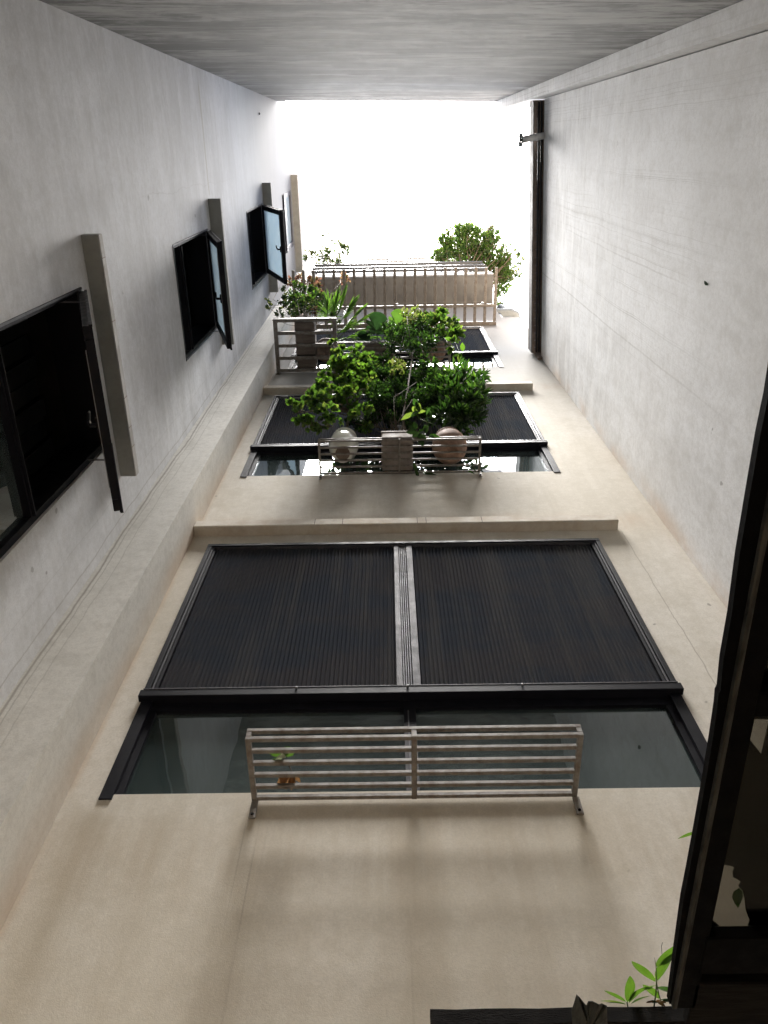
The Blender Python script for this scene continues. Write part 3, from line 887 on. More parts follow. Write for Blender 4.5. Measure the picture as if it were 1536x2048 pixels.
def foliage(name, sites, kind, mats, parent, rng, weights=None):
    T, TF = TPL[kind]
    V, Fc, MI = [], [], []
    o = off(parent)
    for p, d, up, s in sites:
        a, b, c = frame(d, up)
        base = len(V)
        wv = rng.uniform(.8, 1.2)
        for v in T: V.append(p - o + (a * v.x + b * v.y * wv + c * v.z) * s)
        mi = rng.choices(range(len(mats)), weights)[0]
        for f in TF: Fc.append([q + base for q in f]); MI.append(mi)
    ob = meshobj(name, V, Fc, mats, parent)
    ob.data.polygons.foreach_set('material_index', MI)
    ob['kind'] = 'stuff'
    return ob
LMESH = {}
def leaf_parts(sites, kind, mats, parent, rng, weights=None):
    o = off(parent)
    for p, d, up, s in sites:
        mi = rng.choices(mats, weights)[0]
        if (kind, mi) not in LMESH:
            me = bpy.data.meshes.new('leaf'); me.from_pydata([tuple(v) for v in TPL[kind][0]], [], TPL[kind][1]); me.materials.append(M[mi])
            me.polygons.foreach_set('use_smooth', [True] * len(me.polygons))
            LMESH[(kind, mi)] = me
        ob = bpy.data.objects.new('leaf', LMESH[(kind, mi)])
        a, b, c = frame(d, up)
        ob.matrix_local = Matrix((a, b, c)).transposed().to_4x4()
        ob.location = p - o
        ob.scale = (s, s * rng.uniform(.8, 1.15), s)
        link(ob, parent)
def branches(base, clumps, parent, r0, rng, material='bark', bend=.15, twigs=3, name='branch', via=None):
    parts = []
    via = via or base + Vector((0, -.02, .12))
    parts.append(tube_data([base, base.lerp(via, .5) + rdir(rng) * .01, via], [r0 * 1.2, r0 * 1.05, r0], 7))
    for c, r in clumps:
        L = (c - via).length
        m1 = via.lerp(c, .35) + rdir(rng) * L * bend + Vector((0, 0, L * .08))
        m2 = via.lerp(c, .7) + rdir(rng) * L * bend * .7
        pts = [via, via.lerp(m1, .5) + rdir(rng) * L * .03, m1, m2, c]
        parts.append(tube_data(pts, [r0 * .75, r0 * .65, r0 * .5, r0 * .35, r0 * .22], 6))
        for k in range(twigs):
            e = c + rdir(rng) * r * .85
            st = m2.lerp(c, rng.random())
            parts.append(tube_data([st, st.lerp(e, .5) + rdir(rng) * r * .15, e], [r0 * .25, r0 * .18, r0 * .1], 5))
    V, Fc = merge(parts)
    o = off(parent)
    return meshobj(name, [v - o for v in V], Fc, material, parent, True)
def CL(lst):                             # (px, py, distance, radius in picture px) -> real clump
    out = []
    for px, py, y, rp in lst:
        c = Py(px, py, y)
        out.append((c, rp * c.dot(_f) / FPX))
    return out

# --- left plant of the middle shelf: round bright leaves
rg = random.Random(11)
base = Vector((-.375, 2.225, 6.35))
pl = thing('potted_shrub', 'shrub with round bright green leaves growing from the white pot', 'plant', base)
c1 = CL([(600, 826, 1.92, 20), (588, 812, 1.90, 14), (628, 800, 1.95, 28), (655, 832, 2.0, 24), (650, 780, 1.95, 28), (690, 770, 2.0, 30), (676, 735, 1.95, 26), (708, 745, 2.0, 30), (724, 722, 2.0, 22), (682, 705, 1.92, 12), (702, 800, 2.05, 28), (735, 780, 2.1, 30), (722, 835, 2.1, 26), (640, 852, 2.05, 16), (615, 848, 2.0, 12), (695, 722, 1.95, 16), (652, 745, 1.92, 12), (672, 715, 1.92, 16), (718, 700, 1.95, 18), (690, 740, 1.98, 24), (730, 750, 2.05, 26), (665, 690, 1.9, 9)])
branches(base, c1, pl, .011, rg, twigs=5, via=Py(700, 825, 2.15))
s1 = leaf_sites(rg, c1, 2100, .048)
leaf_parts(s1[::5], 'round', ['leaf_bright', 'leaf_lime', 'leaf_mid'], pl, rg, [5, 3, 3])
foliage('foliage', [s for i, s in enumerate(s1) if i % 5], 'round', ['leaf_bright', 'leaf_lime', 'leaf_mid', 'leaf_dark'], pl, rg, [5, 2, 4, 2])
# --- centre plant: tiny dark leaves, thin stems
rg = random.Random(12)
base = Vector((.06, 2.24, 6.165))
pl = thing('potted_shrub', 'dense dark bush of tiny leaves growing from the square planter', 'plant', base)
c2 = CL([(760, 810, 2.1, 30), (790, 790, 2.12, 34), (770, 760, 2.08, 28), (745, 745, 2.05, 20), (800, 752, 2.1, 28), (835, 765, 2.12, 30), (862, 790, 2.15, 30), (835, 805, 2.12, 30), (800, 822, 2.15, 26), (858, 822, 2.2, 22), (745, 838, 2.15, 16), (783, 838, 2.15, 18), (758, 785, 2.05, 24), (815, 735, 2.1, 14), (870, 755, 2.12, 18), (765, 725, 2.05, 18), (790, 738, 2.08, 20), (845, 742, 2.1, 18), (815, 850, 2.2, 14), (720, 850, 2.2, 14), (700, 842, 2.2, 10)])
for k in range(9):
    bx = -.02 + .02 * k
    e = c2[k % 6][0]
    tube('stem', [Vector((bx, 2.22 + .02 * (k % 3), 6.165)), Vector((bx * 1.1, 2.2, 6.4)), e + Vector((rg.uniform(-.1, .1), 0, -.05))], [.006, .005, .003], 'bark', pl, 6)
branches(base, c2, pl, .007, rg, twigs=4)
s2 = leaf_sites(rg, c2, 15000, .029)
foliage('foliage', s2, 'tiny', ['leaf_dark', 'leaf_mid', 'leaf_glossy'], pl, rg, [6, 2, 4])
# --- tall thin topiary rising from the same planter
rg = random.Random(13)
base = Vector((.12, 2.2, 6.165))
pl = thing('small_tree', 'thin stemmed little tree with dark crown reaching from the square planter to the top shelf', 'small tree', base)
c3 = CL([(805, 672, 1.92, 32), (835, 655, 1.95, 26), (782, 685, 1.92, 22), (850, 685, 1.95, 26), (825, 700, 1.95, 22), (775, 660, 1.95, 16), (868, 668, 1.98, 16), (822, 640, 1.95, 16), (858, 735, 2.0, 20), (868, 755, 2.02, 14), (848, 722, 2.0, 12)])
tube('trunk', [base, Py(806, 830, 2.1), Py(815, 780, 2.05), Py(821, 740, 2.0), Py(825, 712, 1.97), Py(822, 690, 1.95)], [.010, .009, .008, .008, .007, .005], 'bark', pl, 8)
branches(Py(823, 715, 1.97), c3, pl, .006, rg, twigs=5, via=Py(823, 700, 1.96))
foliage('foliage', leaf_sites(rg, c3, 2300, .042), 'oval', ['leaf_dark', 'leaf_glossy', 'leaf_mid'], pl, rg, [6, 3, 2])
c3b = CL([(797, 728, 1.9, 17), (790, 738, 1.9, 12), (815, 640, 1.85, 20), (838, 632, 1.86, 16)])
foliage('pale_foliage', leaf_sites(rg, c3b, 330, .045), 'oval', ['leaf_olive', 'leaf_lime'], pl, rg, [3, 2])
# --- right plant: long glossy leaves
rg = random.Random(14)
base = Vector((.49, 2.235, 6.31))
pl = thing('potted_shrub', 'bushy plant with long glossy green leaves growing from the terracotta pot on the middle shelf', 'plant', base)
c4 = CL([(895, 772, 2.05, 30), (925, 765, 2.0, 28), (955, 785, 2.0, 26), (900, 800, 2.08, 32), (935, 805, 2.05, 30), (960, 805, 2.02, 20), (885, 830, 2.12, 26), (920, 838, 2.12, 28), (945, 835, 2.1, 22), (955, 765, 1.98, 16), (975, 800, 1.98, 12), (880, 755, 2.05, 16), (910, 745, 2.0, 20), (940, 740, 2.0, 16), (965, 752, 1.97, 12), (870, 790, 2.1, 24)])
branches(base, c4, pl, .010, rg, 'green_stem', twigs=4, via=Py(915, 845, 2.15))
s4 = leaf_sites(rg, c4, 1700, .09, .35)
leaf_parts(s4[::5], 'lance', ['leaf_glossy', 'leaf_bright', 'leaf_mid'], pl, rg, [5, 3, 2])
foliage('foliage', [s for i, s in enumerate(s4) if i % 5], 'lance', ['leaf_glossy', 'leaf_mid', 'leaf_dark'], pl, rg, [5, 3, 4])
tips = []
for px, py in ((935, 745), (942, 752), (958, 740), (968, 745), (972, 755), (952, 758), (928, 752)):
    c = Py(px, py, 1.97); tips.append((c, rdir(rg) * .6 + Vector((.2, 0, 1)), Vector((0, -1, .3)) + rdir(rg) * .3, .11))
leaf_parts(tips, 'lance', ['leaf_olive', 'leaf_mid'], pl, rg)
sp_ = CL([(842, 830, 2.0, 16), (838, 860, 2.05, 14), (852, 868, 2.05, 12)])
leaf_parts(leaf_sites(rg, sp_, 22, .10, 0), 'oval', ['leaf_glossy', 'leaf_dark'], pl, rg)
for (bx, by, tx, ty) in ((830, 826, 803, 836), (830, 826, 826, 812), (832, 826, 850, 820), (832, 828, 838, 806)):
    zq = Py(830, 826, 1.98).z; a = Pz(bx, by, zq); b = Pz(tx, ty, zq - .01)
    leaf_parts([(a, b - a, Vector((0, -.3, 1)), (b - a).length * 1.1)], 'oval', ['leaf_lime'], pl, rg)
tube('stem', [base, Py(870, 850, 2.15), Py(840, 838, 2.02), Py(831, 826, 1.98)], .004, 'green_stem', pl, 6)
# --- long leaves hanging below the shelf on both sides of the planter
hang = []
for (bx, by, tx, ty) in ((830, 935, 838, 958), (826, 925, 836, 948), (845, 948, 872, 946), (940, 925, 952, 942), (948, 925, 962, 922), (935, 942, 950, 946), (950, 930, 938, 922)):
    a = Pz(bx, by, 5.985); b = Pz(tx, ty, 5.96)
    hang.append((a, b - a, Vector((0, -.3, 1)), (b - a).length * 1.1))
leaf_parts(hang, 'lance', ['leaf_glossy', 'leaf_dark'], pl, rg)

# --- plants of the top shelf
rg = random.Random(15)
base = Vector((-.735, 2.19, 9.52))
pl = thing('palm_plant', 'young fan palm arching out of the round clay pot on the short shelf', 'palm', base)
ends = [(672, 605, 1.85), (684, 598, 1.85), (700, 612, 1.9), (722, 640, 1.9), (738, 655, 1.95), (735, 675, 2.0), (655, 612, 1.9), (712, 628, 1.85), (700, 672, 1.95), (728, 668, 1.9), (690, 655, 1.85)]
lv = []
st = []
for k, (px, py, y) in enumerate(ends):
    e = Pz(px, py, 9.93 + .12 * (k % 3))
    md = base.lerp(e, .55) + Vector((0, 0, .12))
    st.append(tube_data([base, md, e], [.006, .005, .003], 5))
    dmain = (e - md).normalized()
    nn = 21
    for q in range(nn):
        tt = (q / (nn - 1)) * 2 - 1
        p0 = md.lerp(e, .25 + .75 * (1 - abs(tt)))
        side = dmain.cross(Vector((0, -1, .4))).normalized()
        lv.append((p0, dmain * (1.0 - .55 * abs(tt)) + side * tt * 1.1, Vector((0, -.6, 1)) + rdir(rg) * .3, .21 * (1 - .3 * abs(tt))))
V, Fc = merge(st); meshobj('stem', [v - base for v in V], Fc, 'green_stem', pl, True)
leaf_parts(lv, 'blade', ['leaf_bright', 'leaf_dark', 'leaf_mid'], pl, rg, [2, 2, 4])

# --- monstera in the wooden planter: cut leaves as real shapes
base = Vector((-.1, 2.25, 9.52))
pl = thing('monstera_plant', 'monstera with large split leaves growing from the brown planter on the top shelf', 'plant', base)
def monstera(c, tip, w, material):
    a = tip - c; L = a.length
    a, b, n = frame(a, Vector((.1, -.35, 1)))
    rim = []
    N = 44
    for i in range(N + 1):
        an = -math.pi * .93 + i * (2 * math.pi * .93) / N
        r = (.62 + .38 * math.cos(an * .5)) 
        cut = 1.0
        ph = abs(an) * 3.1
        if .7 < abs(an) < 2.6 and (ph % 1.6) < .38: cut = .45
        rim.append((r * cut * math.cos(an) * .62 + .38, r * cut * math.sin(an) * w))
    V = [c + a * (.12 * L) + n * 0]
    for x, y in rim: V.append(c + (a * x + b * y * .85 + n * (-.16 * y * y - .12 * x * x)) * L)
    Fc = [[0, i, i + 1] for i in range(1, len(rim))]
    return meshobj('leaf', [v - base for v in V], Fc, material, pl, False)
for (cx, cy, tx, ty, y, w, mt) in ((752, 668, 758, 622, 1.95, .62, 'leaf_monstera'), (792, 660, 800, 616, 1.98, .55, 'leaf_mid'), (735, 690, 722, 660, 2.05, .5, 'leaf_monstera'), (785, 690, 778, 655, 2.08, .5, 'leaf_mid'), (820, 690, 812, 660, 2.1, .5, 'leaf_dark')):
    zq = 9.85 + .3 * (y - 1.95); a = Pz(cx, cy, zq); b = Pz(tx, ty, zq - .04)
    monstera(a, b, w, mt)
    tube('stem', [base, base.lerp(a, .6) + Vector((0, -.02, .05)), a + (b - a) * .15], [.006, .005, .004], 'green_stem', pl, 6)

rg = random.Random(16)
base = Vector((.542, 2.225, 9.59))
pl = thing('potted_shrub', 'light green bushy plant spilling from the terracotta pot on the top shelf', 'plant', base)
c6 = CL([(845, 640, 2.0, 18), (872, 650, 2.0, 22), (895, 655, 2.0, 20), (905, 672, 2.02, 18), (860, 668, 2.05, 20), (885, 675, 2.08, 20), (912, 690, 2.0, 12), (918, 705, 2.0, 8), (835, 655, 2.0, 16), (880, 635, 2.0, 14), (912, 668, 2.0, 10)])
branches(base, c6, pl, .007, rg, 'green_stem', twigs=3)
s6 = leaf_sites(rg, c6, 620, .085, .0)
leaf_parts(s6[::3], 'oval', ['leaf_lime', 'leaf_bright', 'leaf_mid'], pl, rg, [5, 4, 2])
foliage('foliage', [s for i, s in enumerate(s6) if i % 3], 'oval', ['leaf_lime', 'leaf_bright', 'leaf_mid', 'leaf_dark'], pl, rg, [4, 4, 3, 2])
c6b = CL([(858, 638, 1.97, 14), (850, 645, 1.97, 8)])
foliage('purple_foliage', leaf_sites(rg, c6b, 46, .10), 'lance', ['leaf_purple', 'leaf_dark'], pl, rg)

# --- nandina in the wooden trough
rg = random.Random(17)
base = Vector((-.96, 2.0, 9.50))
pl = thing('nandina_shrub', 'shrub with reddish new leaves growing from the wooden trough by the pier', 'shrub', base)
c7g = CL([(590, 600, 1.82, 22), (612, 612, 1.85, 22), (630, 600, 1.85, 20), (600, 580, 1.8, 16), (625, 585, 1.82, 16), (645, 610, 1.9, 14), (585, 622, 1.85, 14), (575, 590, 1.78, 10), (668, 640, 1.9, 10), (672, 590, 1.8, 8)])
c7r = CL([(582, 566, 1.76, 10), (600, 562, 1.76, 13), (620, 568, 1.78, 13), (632, 572, 1.78, 12), (628, 562, 1.76, 10), (645, 600, 1.85, 10), (635, 622, 1.88, 9), (690, 556, 1.74, 11), (645, 590, 1.8, 8)])
c7s = CL([(532, 606, 1.80, 6), (542, 612, 1.80, 7), (556, 622, 1.82, 7), (560, 600, 1.80, 7), (570, 612, 1.82, 7), (566, 634, 1.84, 6), (540, 618, 1.80, 5), (572, 576, 1.78, 7), (582, 632, 1.84, 7), (552, 640, 1.86, 5), (566, 645, 1.86, 5), (568, 560, 1.76, 5)])
branches(base, c7g + c7r + c7s, pl, .006, rg, twigs=4, via=Vector((-.98, 1.93, 9.75)))
foliage('foliage', leaf_sites(rg, c7g, 1700, .045), 'oval', ['leaf_mid', 'leaf_bright', 'leaf_olive', 'leaf_dark'], pl, rg, [4, 2, 2, 3])
foliage('red_foliage', leaf_sites(rg, c7r, 620, .048), 'oval', ['leaf_red', 'leaf_orange', 'leaf_olive'], pl, rg, [4, 3, 1])
foliage('sparse_foliage', leaf_sites(rg, c7s, 200, .048), 'oval', ['leaf_dark', 'leaf_olive'], pl, rg, [3, 1])

# --- tree on the balcony, right; sparse shrub, left
def zc(px, py, z, rp):
    c = Pz(px, py, z); return (c, rp * c.dot(_f) / FPX)
rg = random.Random(18)
base = Vector((1.35, 2.6, 13.56))
pl = thing('balcony_tree', 'leafy light green tree standing on the right end of the balcony', 'tree', base)
pot = thing('plant_pot', 'round clay pot of the tree at the right end of the balcony', 'plant pot', (1.35, 2.6, 13.562))
lathe('pot_body', (1.35, 2.6, 13.562), [(.01, 0), (.15, 0), (.20, .3), (.21, .32), (.18, .32)], 'terracotta', pot, 32)
c8 = [zc(*a) for a in ((905, 500, 15.6, 26), (890, 480, 15.7, 16), (930, 475, 15.8, 28), (960, 485, 15.7, 28), (940, 510, 15.5, 28), (975, 510, 15.5, 28), (985, 480, 15.7, 16), (1000, 535, 15.3, 24), (1005, 560, 15.1, 20), (1010, 515, 15.3, 16), (885, 512, 15.4, 20), (1000, 585, 14.9, 12), (998, 603, 14.7, 9), (1012, 545, 15.2, 18), (915, 460, 15.9, 10), (940, 455, 15.9, 10), (980, 462, 15.9, 9), (955, 530, 15.3, 22), (980, 545, 15.2, 20), (870, 516, 15.4, 8))]
c8s = [zc(*a) for a in ((1030, 505, 15.4, 9), (1038, 520, 15.4, 8), (1030, 540, 15.3, 9), (1040, 545, 15.3, 6), (1033, 555, 15.2, 7), (900, 458, 15.9, 5), (982, 450, 15.9, 5), (1003, 470, 15.8, 7), (1012, 488, 15.6, 7), (875, 500, 15.6, 6))]
branches(base, c8 + c8s, pl, .022, rg, twigs=5, via=Vector((1.45, 2.45, 14.4)), bend=.08)
foliage('foliage', leaf_sites(rg, c8, 9500, .056), 'oval', ['leaf_bright', 'leaf_mid', 'leaf_lime', 'leaf_olive'], pl, rg, [5, 4, 2, 2])
foliage('sparse_foliage', leaf_sites(rg, c8s, 190, .062), 'oval', ['leaf_mid', 'leaf_olive'], pl, rg)
rg = random.Random(19)
base = Vector((-.95, 2.5, 13.56))
pl = thing('balcony_shrub', 'sparse thin shrub standing at the left end of the balcony', 'shrub', base)
c9 = [zc(*a) for a in ((630, 510, 15.2, 14), (645, 505, 15.2, 12), (662, 510, 15.2, 14), (680, 497, 15.2, 13), (690, 488, 15.3, 8), (655, 525, 15.1, 14), (675, 520, 15.1, 12), (620, 522, 15.1, 10), (692, 505, 15.2, 7), (650, 470, 15.4, 6), (660, 478, 15.3, 6))]
branches(base, c9, pl, .012, rg, twigs=5, via=Vector((-.95, 2.3, 14.2)), bend=.08)
foliage('foliage', leaf_sites(rg, c9, 520, .085), 'lance', ['leaf_mid', 'leaf_dark', 'leaf_olive'], pl, rg)

# --- withered twig caught on the empty lowest shelf
rg = random.Random(20)
tw = thing('dry_twig', 'small twig with green and brown withered leaves caught on the lowest shelf', 'twig', Py(595, 1575, 2.3))
zz = 2.485
def Q(px, py): return Pz(px, py, zz)
tube('twig_stem', [Q(560, 1510), Q(575, 1525), Q(585, 1545), Q(594, 1575)], .0018, 'bark', tw, 6)
for (bx, by, tx, ty, kd, mt) in ((566, 1512, 590, 1496, 'round', 'leaf_mid'), (562, 1512, 538, 1502, 'round', 'leaf_mid'), (566, 1520, 536, 1524, 'oval', 'leaf_mid'), (570, 1514, 576, 1496, 'oval', 'leaf_bright'),
                                 (560, 1510, 572, 1514, 'round', 'leaf_pale'), (562, 1522, 540, 1528, 'round', 'leaf_pale'), (574, 1508, 548, 1520, 'oval', 'leaf_pale'),
                                 (580, 1544, 554, 1570, 'oval', 'leaf_brown'), (578, 1545, 572, 1574, 'round', 'leaf_brown'), (586, 1550, 582, 1576, 'oval', 'leaf_brown'), (588, 1552, 602, 1562, 'oval', 'leaf_brown')):
    a, b = Q(bx, by), Q(tx, ty)
    leaf_parts([(a, b - a + Vector((0, 0, rg.uniform(-.004, .008))), Vector((rg.uniform(-.3, .3), rg.uniform(-.3, .3), 1)), (b - a).length)], kd, [mt], tw, rg)
lf = thing('fallen_leaf', 'tiny dark dry leaf stuck on the right wall', 'leaf', (0, 0, 0))
r = ray(1411, 562); k = 1.806 / (r.x - .033 * r.y); c = r * k
lf.location = c - Vector((.01, 0, 0))
leaf_parts([(c - Vector((.008, 0, 0)), Vector((0, .3, -1)), Vector((-1, .1, 0)), .055)], 'oval', ['leaf_dark'], lf, rg)

# ------------------------------------------------------------------ dark canopy overhead on the right, close to the viewer
can = thing('canopy', 'dark glazed canopy frame covered in dirt close overhead at the right edge', 'canopy', (.7, .8, 1.0))
ZC = 1.0
edge = [(1568, 600), (1550, 700), (1536, 790), (1519, 870), (1500, 980), (1478, 1110), (1462, 1230), (1446, 1320), (1440, 1380), (1436, 1388), (1434, 1412), (1424, 1480), (1409, 1570), (1392, 1665), (1377, 1745), (1366, 1800), (1352, 1900), (1341, 1985), (1338, 2006)]
E0 = [Pz(x, y, ZC) for x, y in edge]
def ribbon(name, pts, dx0, dx1, z0, z1, material):
    V, Fc = [], []
    for p in pts:
        for dx, z in ((dx0, z0), (dx0, z1), (dx1, z1), (dx1, z0)):
            V.append(Vector((p.x + dx, p.y, z)) - can.location)
    for i in range(len(pts) - 1):
        for k in range(4):
            a, b = i * 4 + k, i * 4 + (k + 1) % 4
            Fc.append([a, b, b + 4, a + 4])
    Fc += [[3, 2, 1, 0], [len(V) - 4 + k for k in range(4)]]
    return meshobj(name, V, Fc, material, can)
ribbon('edge_gasket', E0, 0, .026, ZC - .002, ZC + .014, 'black_rubber')
SM = [Vector((.5025 + .008 * (p.y - .3) , p.y, 0)) for p in E0]
ribbon('side_rail', SM, .006, .014, ZC - .012, ZC - .0025, 'worn_rail')
ribbon('side_rail_inner', SM, .0145, .048, ZC - .010, ZC + .012, 'black_rubber')
yR = E0[-1].y
box('glass_pane', (.552, -.55, ZC + .014), (2.1, yR - .03, ZC + .018), 'tinted_glass', can)
ya, yb = Pz(1500, 1375, ZC).y, Pz(1500, 1425, ZC).y
box('cross_rail', (.552, ya, ZC - .014), (2.1, yb, ZC + .013), 'black_rubber', can, .003)
ya2, yb2 = Pz(1500, 1862, ZC).y, Pz(1500, 1935, ZC).y
box('cross_rail', (.552, ya2, ZC - .014), (2.1, yb2, ZC + .013), 'black_rubber', can, .003)
box('cross_rail', (.552, yb2 + .03, ZC - .010), (2.1, Pz(862, 2018, ZC + .03).y + .012, ZC + .0132), 'old_wood', can, .003)
box('back_rail', (.45, -.64, ZC - .014), (2.1, -.552, ZC + .013), 'old_wood', can, .003)
# dark sheet added on the glass, its openings standing in for reflections
cs = thing('reflection_mask', 'dark sheet added on the canopy glass, a jagged opening standing in for its reflection', 'sheet', (.7, .8, ZC + .02))
ZS = ZC + .021
def loop(lst): return [Pz(x, y, ZS) for x, y in lst]
outer = [Vector((.553, -.54, ZS)), Vector((2.05, -.54, ZS)), Vector((2.05, yR - .04, ZS)), Vector((.553, yR - .04, ZS))]
holes = [loop([(1427, 1690), (1434, 1694), (1441, 1700), (1446, 1706), (1452, 1712), (1438, 1716), (1424, 1724), (1436, 1729), (1450, 1730), (1462, 1732), (1470, 1736), (1466, 1746), (1467, 1755), (1475, 1759), (1483, 1764), (1478, 1774), (1486, 1782), (1490, 1800), (1492, 1822), (1500, 1842), (1496, 1856), (1470, 1860), (1447, 1861), (1433, 1848), (1420, 1838), (1416, 1826), (1420, 1812), (1413, 1800), (1411, 1790), (1420, 1776), (1424, 1762), (1416, 1748), (1418, 1736), (1424, 1720)]),
         loop([(1508, 1230), (1560, 1200), (1600, 1300), (1600, 1372), (1545, 1370), (1480, 1374), (1492, 1300)]),
         loop([(1466, 1446), (1500, 1438), (1560, 1440), (1600, 1560), (1540, 1530), (1500, 1480)])]
bm = bmesh.new()
for lp in [outer] + holes:
    vs = [bm.verts.new(v - cs.location) for v in lp]
    for i in range(len(vs)): bm.edges.new((vs[i], vs[(i + 1) % len(vs)]))
bmesh.ops.triangle_fill(bm, use_beauty=True, edges=bm.edges[:])
ext = bmesh.ops.extrude_face_region(bm, geom=bm.faces[:])
for v in ext['geom']:
    if isinstance(v, bmesh.types.BMVert): v.co.z += .003
bmesh.ops.recalc_face_normals(bm, faces=bm.faces[:])
me = bpy.data.meshes.new('sheet'); bm.to_mesh(me); bm.free(); me.materials.append(M['reflection_mask'])
link(bpy.data.objects.new('sheet', me), cs)
# second dark layer added to dim the two upper reflection openings
box('reflection_dimmer', (.60, -.2, ZS + .006), (2.0, Pz(1500, 1600, ZC).y, ZS + .009), 'reflection_mask', cs)
bl = thing('brown_leaf', 'dry brown leaf lying in the jagged opening of the dark sheet', 'leaf', Pz(1472, 1790, ZC + .03))
a, b = Pz(1478, 1776, ZC + .024), Pz(1472, 1808, ZC + .024)
leaf_parts([(a, b - a, Vector((0, 0, 1)), (b - a).length)], 'oval', ['leaf_dark'], bl, rg)
# beam under the lower edge
bx0 = Pz(862, 2018, ZC)
bmo = thing('wooden_beam', 'rotten dark wooden beam at the bottom right corner carrying the canopy', 'beam', (bx0.x, bx0.y, ZC))
def beam(name, y0, y1, z0, z1, x0, x1, material):
    vs, fs = [], []
    N = 40
    for i in range(N + 1):
        x = x0 + (x1 - x0) * i / N
        jy = .0016 * math.sin(i * 1.9) + .0012 * math.sin(i * .7)
        for y, z in ((y0 + jy, z0), (y1, z0), (y1, z1), (y0 + jy, z1)): vs.append(Vector((x, y, z)) - bmo.location)
    for i in range(N):
        for k in range(4):
            a, b = i * 4 + k, i * 4 + (k + 1) % 4
            fs.append([a, b, b + 4, a + 4])
    fs += [[3, 2, 1, 0], [N * 4 + k for k in range(4)]]
    return meshobj(name, vs, fs, material, bmo)
def bslope(x): return 0
bt = Pz(862, 2018, ZC + .03).y
beam('beam_top', bt, bt + .022, ZC, ZC + .03, bx0.x, 2.2, 'old_wood')
beam('beam_body', bt + .023, bt + .16, ZC - .012, ZC + .03, bx0.x + .002, 2.2, 'old_wood')
# torn piece of dark plastic hooked over the beam
tp = thing('torn_plastic', 'ragged strip of dark green plastic hooked over the wooden beam', 'plastic scrap', Pz(1180, 2020, .97))
pts = [(1146, 2060), (1144, 2030), (1148, 2005), (1152, 1984), (1157, 1996), (1161, 2001), (1167, 2002), (1172, 2008), (1178, 2009), (1186, 2006), (1197, 2004), (1204, 2007), (1209, 2016), (1214, 2012), (1213, 2030), (1216, 2060)]
V, Fc = [], []
P2 = [Pz(x, y, .975) for x, y in pts]
cen = Pz(1180, 2060, .965)
for i, v in enumerate(P2):
    V.append(v + Vector((0, 0, .006 * math.sin(i * 1.7))) - tp.location)
    V.append(v + Vector((0, 0, .006 * math.sin(i * 1.7) + .0015)) - tp.location)
n = len(P2)
V += [cen - tp.location, cen + Vector((0, 0, .0015)) - tp.location]
for i in range(n - 1):
    Fc += [[2 * n, 2 * i, 2 * i + 2], [2 * n + 1, 2 * i + 3, 2 * i + 1], [2 * i, 2 * i + 1, 2 * i + 3, 2 * i + 2]]
meshobj('scrap', V, Fc, 'torn_plastic', tp)

# seedling sprouting from the beam
rg = random.Random(21)
ZP = 1.07
sd_ = thing('seedling', 'bright green seedling with pointed leaves sprouting from the wooden beam', 'plant', Pz(1300, 2008, ZP))
def W(px, py, z=ZP): return Pz(px, py, z)
def bigleaf(bx, by, tx, ty, w, mt, zb=ZP, zt=ZP, curl=0.0, parent=sd_):
    """long pointed leaf with folded midrib"""
    a, b = W(bx, by, zb), W(tx, ty, zt)
    d = (b - a); L = d.length
    x, s, n = frame(d, Vector((0, -.5, 1)))
    V, Fc = [], []
    N = 12
    for i in range(N + 1):
        u = i / N
        hw = w * math.sin(math.pi * u ** .82) ** .85 * L
        c = a + x * (u * L) + s * (curl * L * math.sin(math.pi * u)) + n * (.03 * L * math.sin(math.pi * u))
        for q, kk in ((-1, .22), (-.5, .06), (0, -.04), (.5, .06), (1, .22)):
            V.append(c + s * (q * hw) + n * (kk * hw) - parent.location)
    for i in range(N):
        for q in range(4):
            k = i * 5 + q
            Fc.append([k, k + 1, k + 6, k + 5])
    meshobj('leaf', V, Fc, mt, parent, True)
bigleaf(1311, 1964, 1263, 1922, .135, 'leaf_bright', curl=-.05)
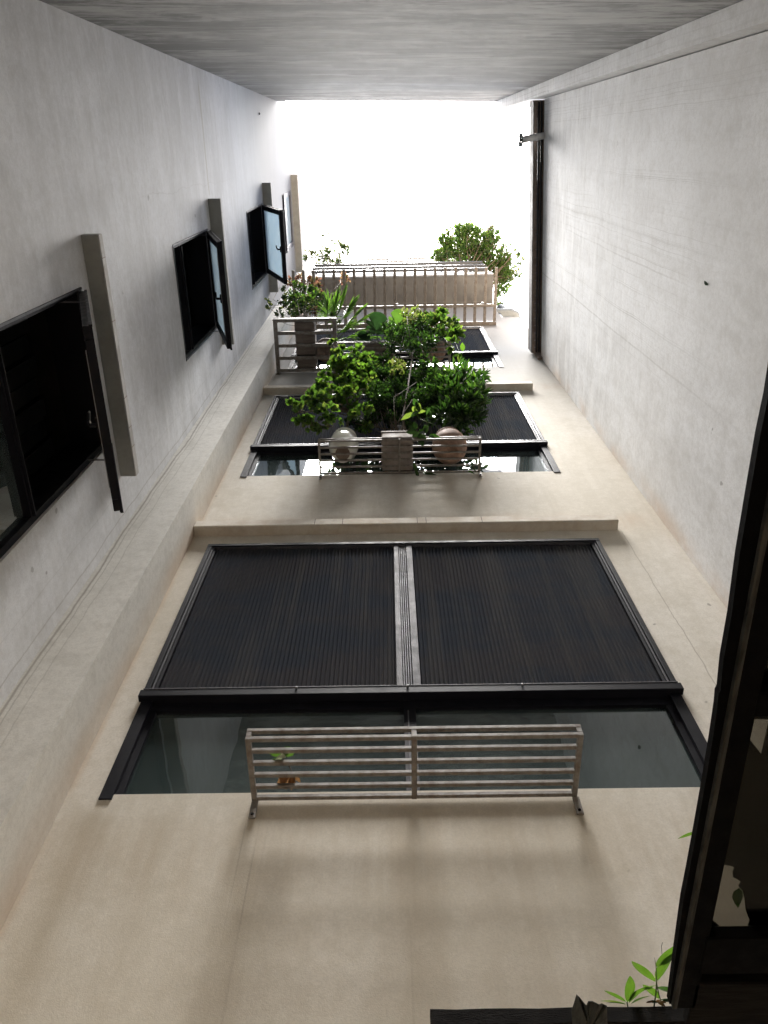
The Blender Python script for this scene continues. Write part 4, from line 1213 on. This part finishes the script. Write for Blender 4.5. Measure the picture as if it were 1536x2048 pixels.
bigleaf(1313, 1963, 1347, 1906, .14, 'leaf_bright')
bigleaf(1312, 1934, 1362, 1886, .20, 'leaf_bright', curl=.12)
bigleaf(1255, 2005, 1260, 1951, .125, 'leaf_bright', curl=.05)
bigleaf(1252, 2004, 1208, 1981, .13, 'leaf_bright', curl=-.06)
bigleaf(1251, 2008, 1199, 2002, .13, 'leaf_lime', curl=-.08)
bigleaf(1251, 2009, 1212, 2006, .16, 'leaf_bright', curl=.04)
bigleaf(1258, 2006, 1314, 1970, .16, 'leaf_bright', curl=-.12)
bigleaf(1262, 2008, 1300, 1992, .16, 'leaf_mid')
bigleaf(1318, 1998, 1285, 1969, .17, 'leaf_bright')
bigleaf(1314, 1974, 1372, 1996, .22, 'leaf_glossy', curl=.10)
bigleaf(1318, 2000, 1352, 2002, .18, 'leaf_glossy')
tube('stem', [W(1308, 2014), W(1312, 1985), W(1313, 1964), W(1312, 1932), W(1309, 1915)], [.0017, .0015, .0013, .0009, .0003], 'green_stem', sd_, 6)
tube('stem', [W(1325, 2014), W(1318, 1990), W(1313, 1966)], .0012, 'green_stem', sd_, 6)
tube('stem', [W(1256, 2016), W(1254, 2004)], .0013, 'green_stem', sd_, 6)
tube('tendril', [W(1324, 1908), W(1323, 1893), W(1325, 1885)], .0005, 'bark', sd_, 5)
s2_ = thing('seedling', 'single green leaf poking out from behind the middle of the canopy edge', 'plant', W(1392, 1662))
bigleaf(1400, 1664, 1355, 1678, .22, 'leaf_bright', curl=-.12, parent=s2_)
tube('stem', [W(1420, 1668), W(1400, 1664)], .0012, 'green_stem', s2_, 6)
litter = thing('leaf_litter', 'small heap of dry brown bits lying against the seedling stems', 'leaf litter', W(1300, 2008))
leaf_parts([(W(1292 + 4 * k, 2006 - (k % 3) * 2, 1.045), Vector((1, rg.uniform(-.5, .5), .1)), Vector((rg.uniform(-.4, .4), 0, 1)), rg.uniform(.010, .018)) for k in range(9)], 'oval', ['leaf_brown', 'leaf_dark'], litter, rg)
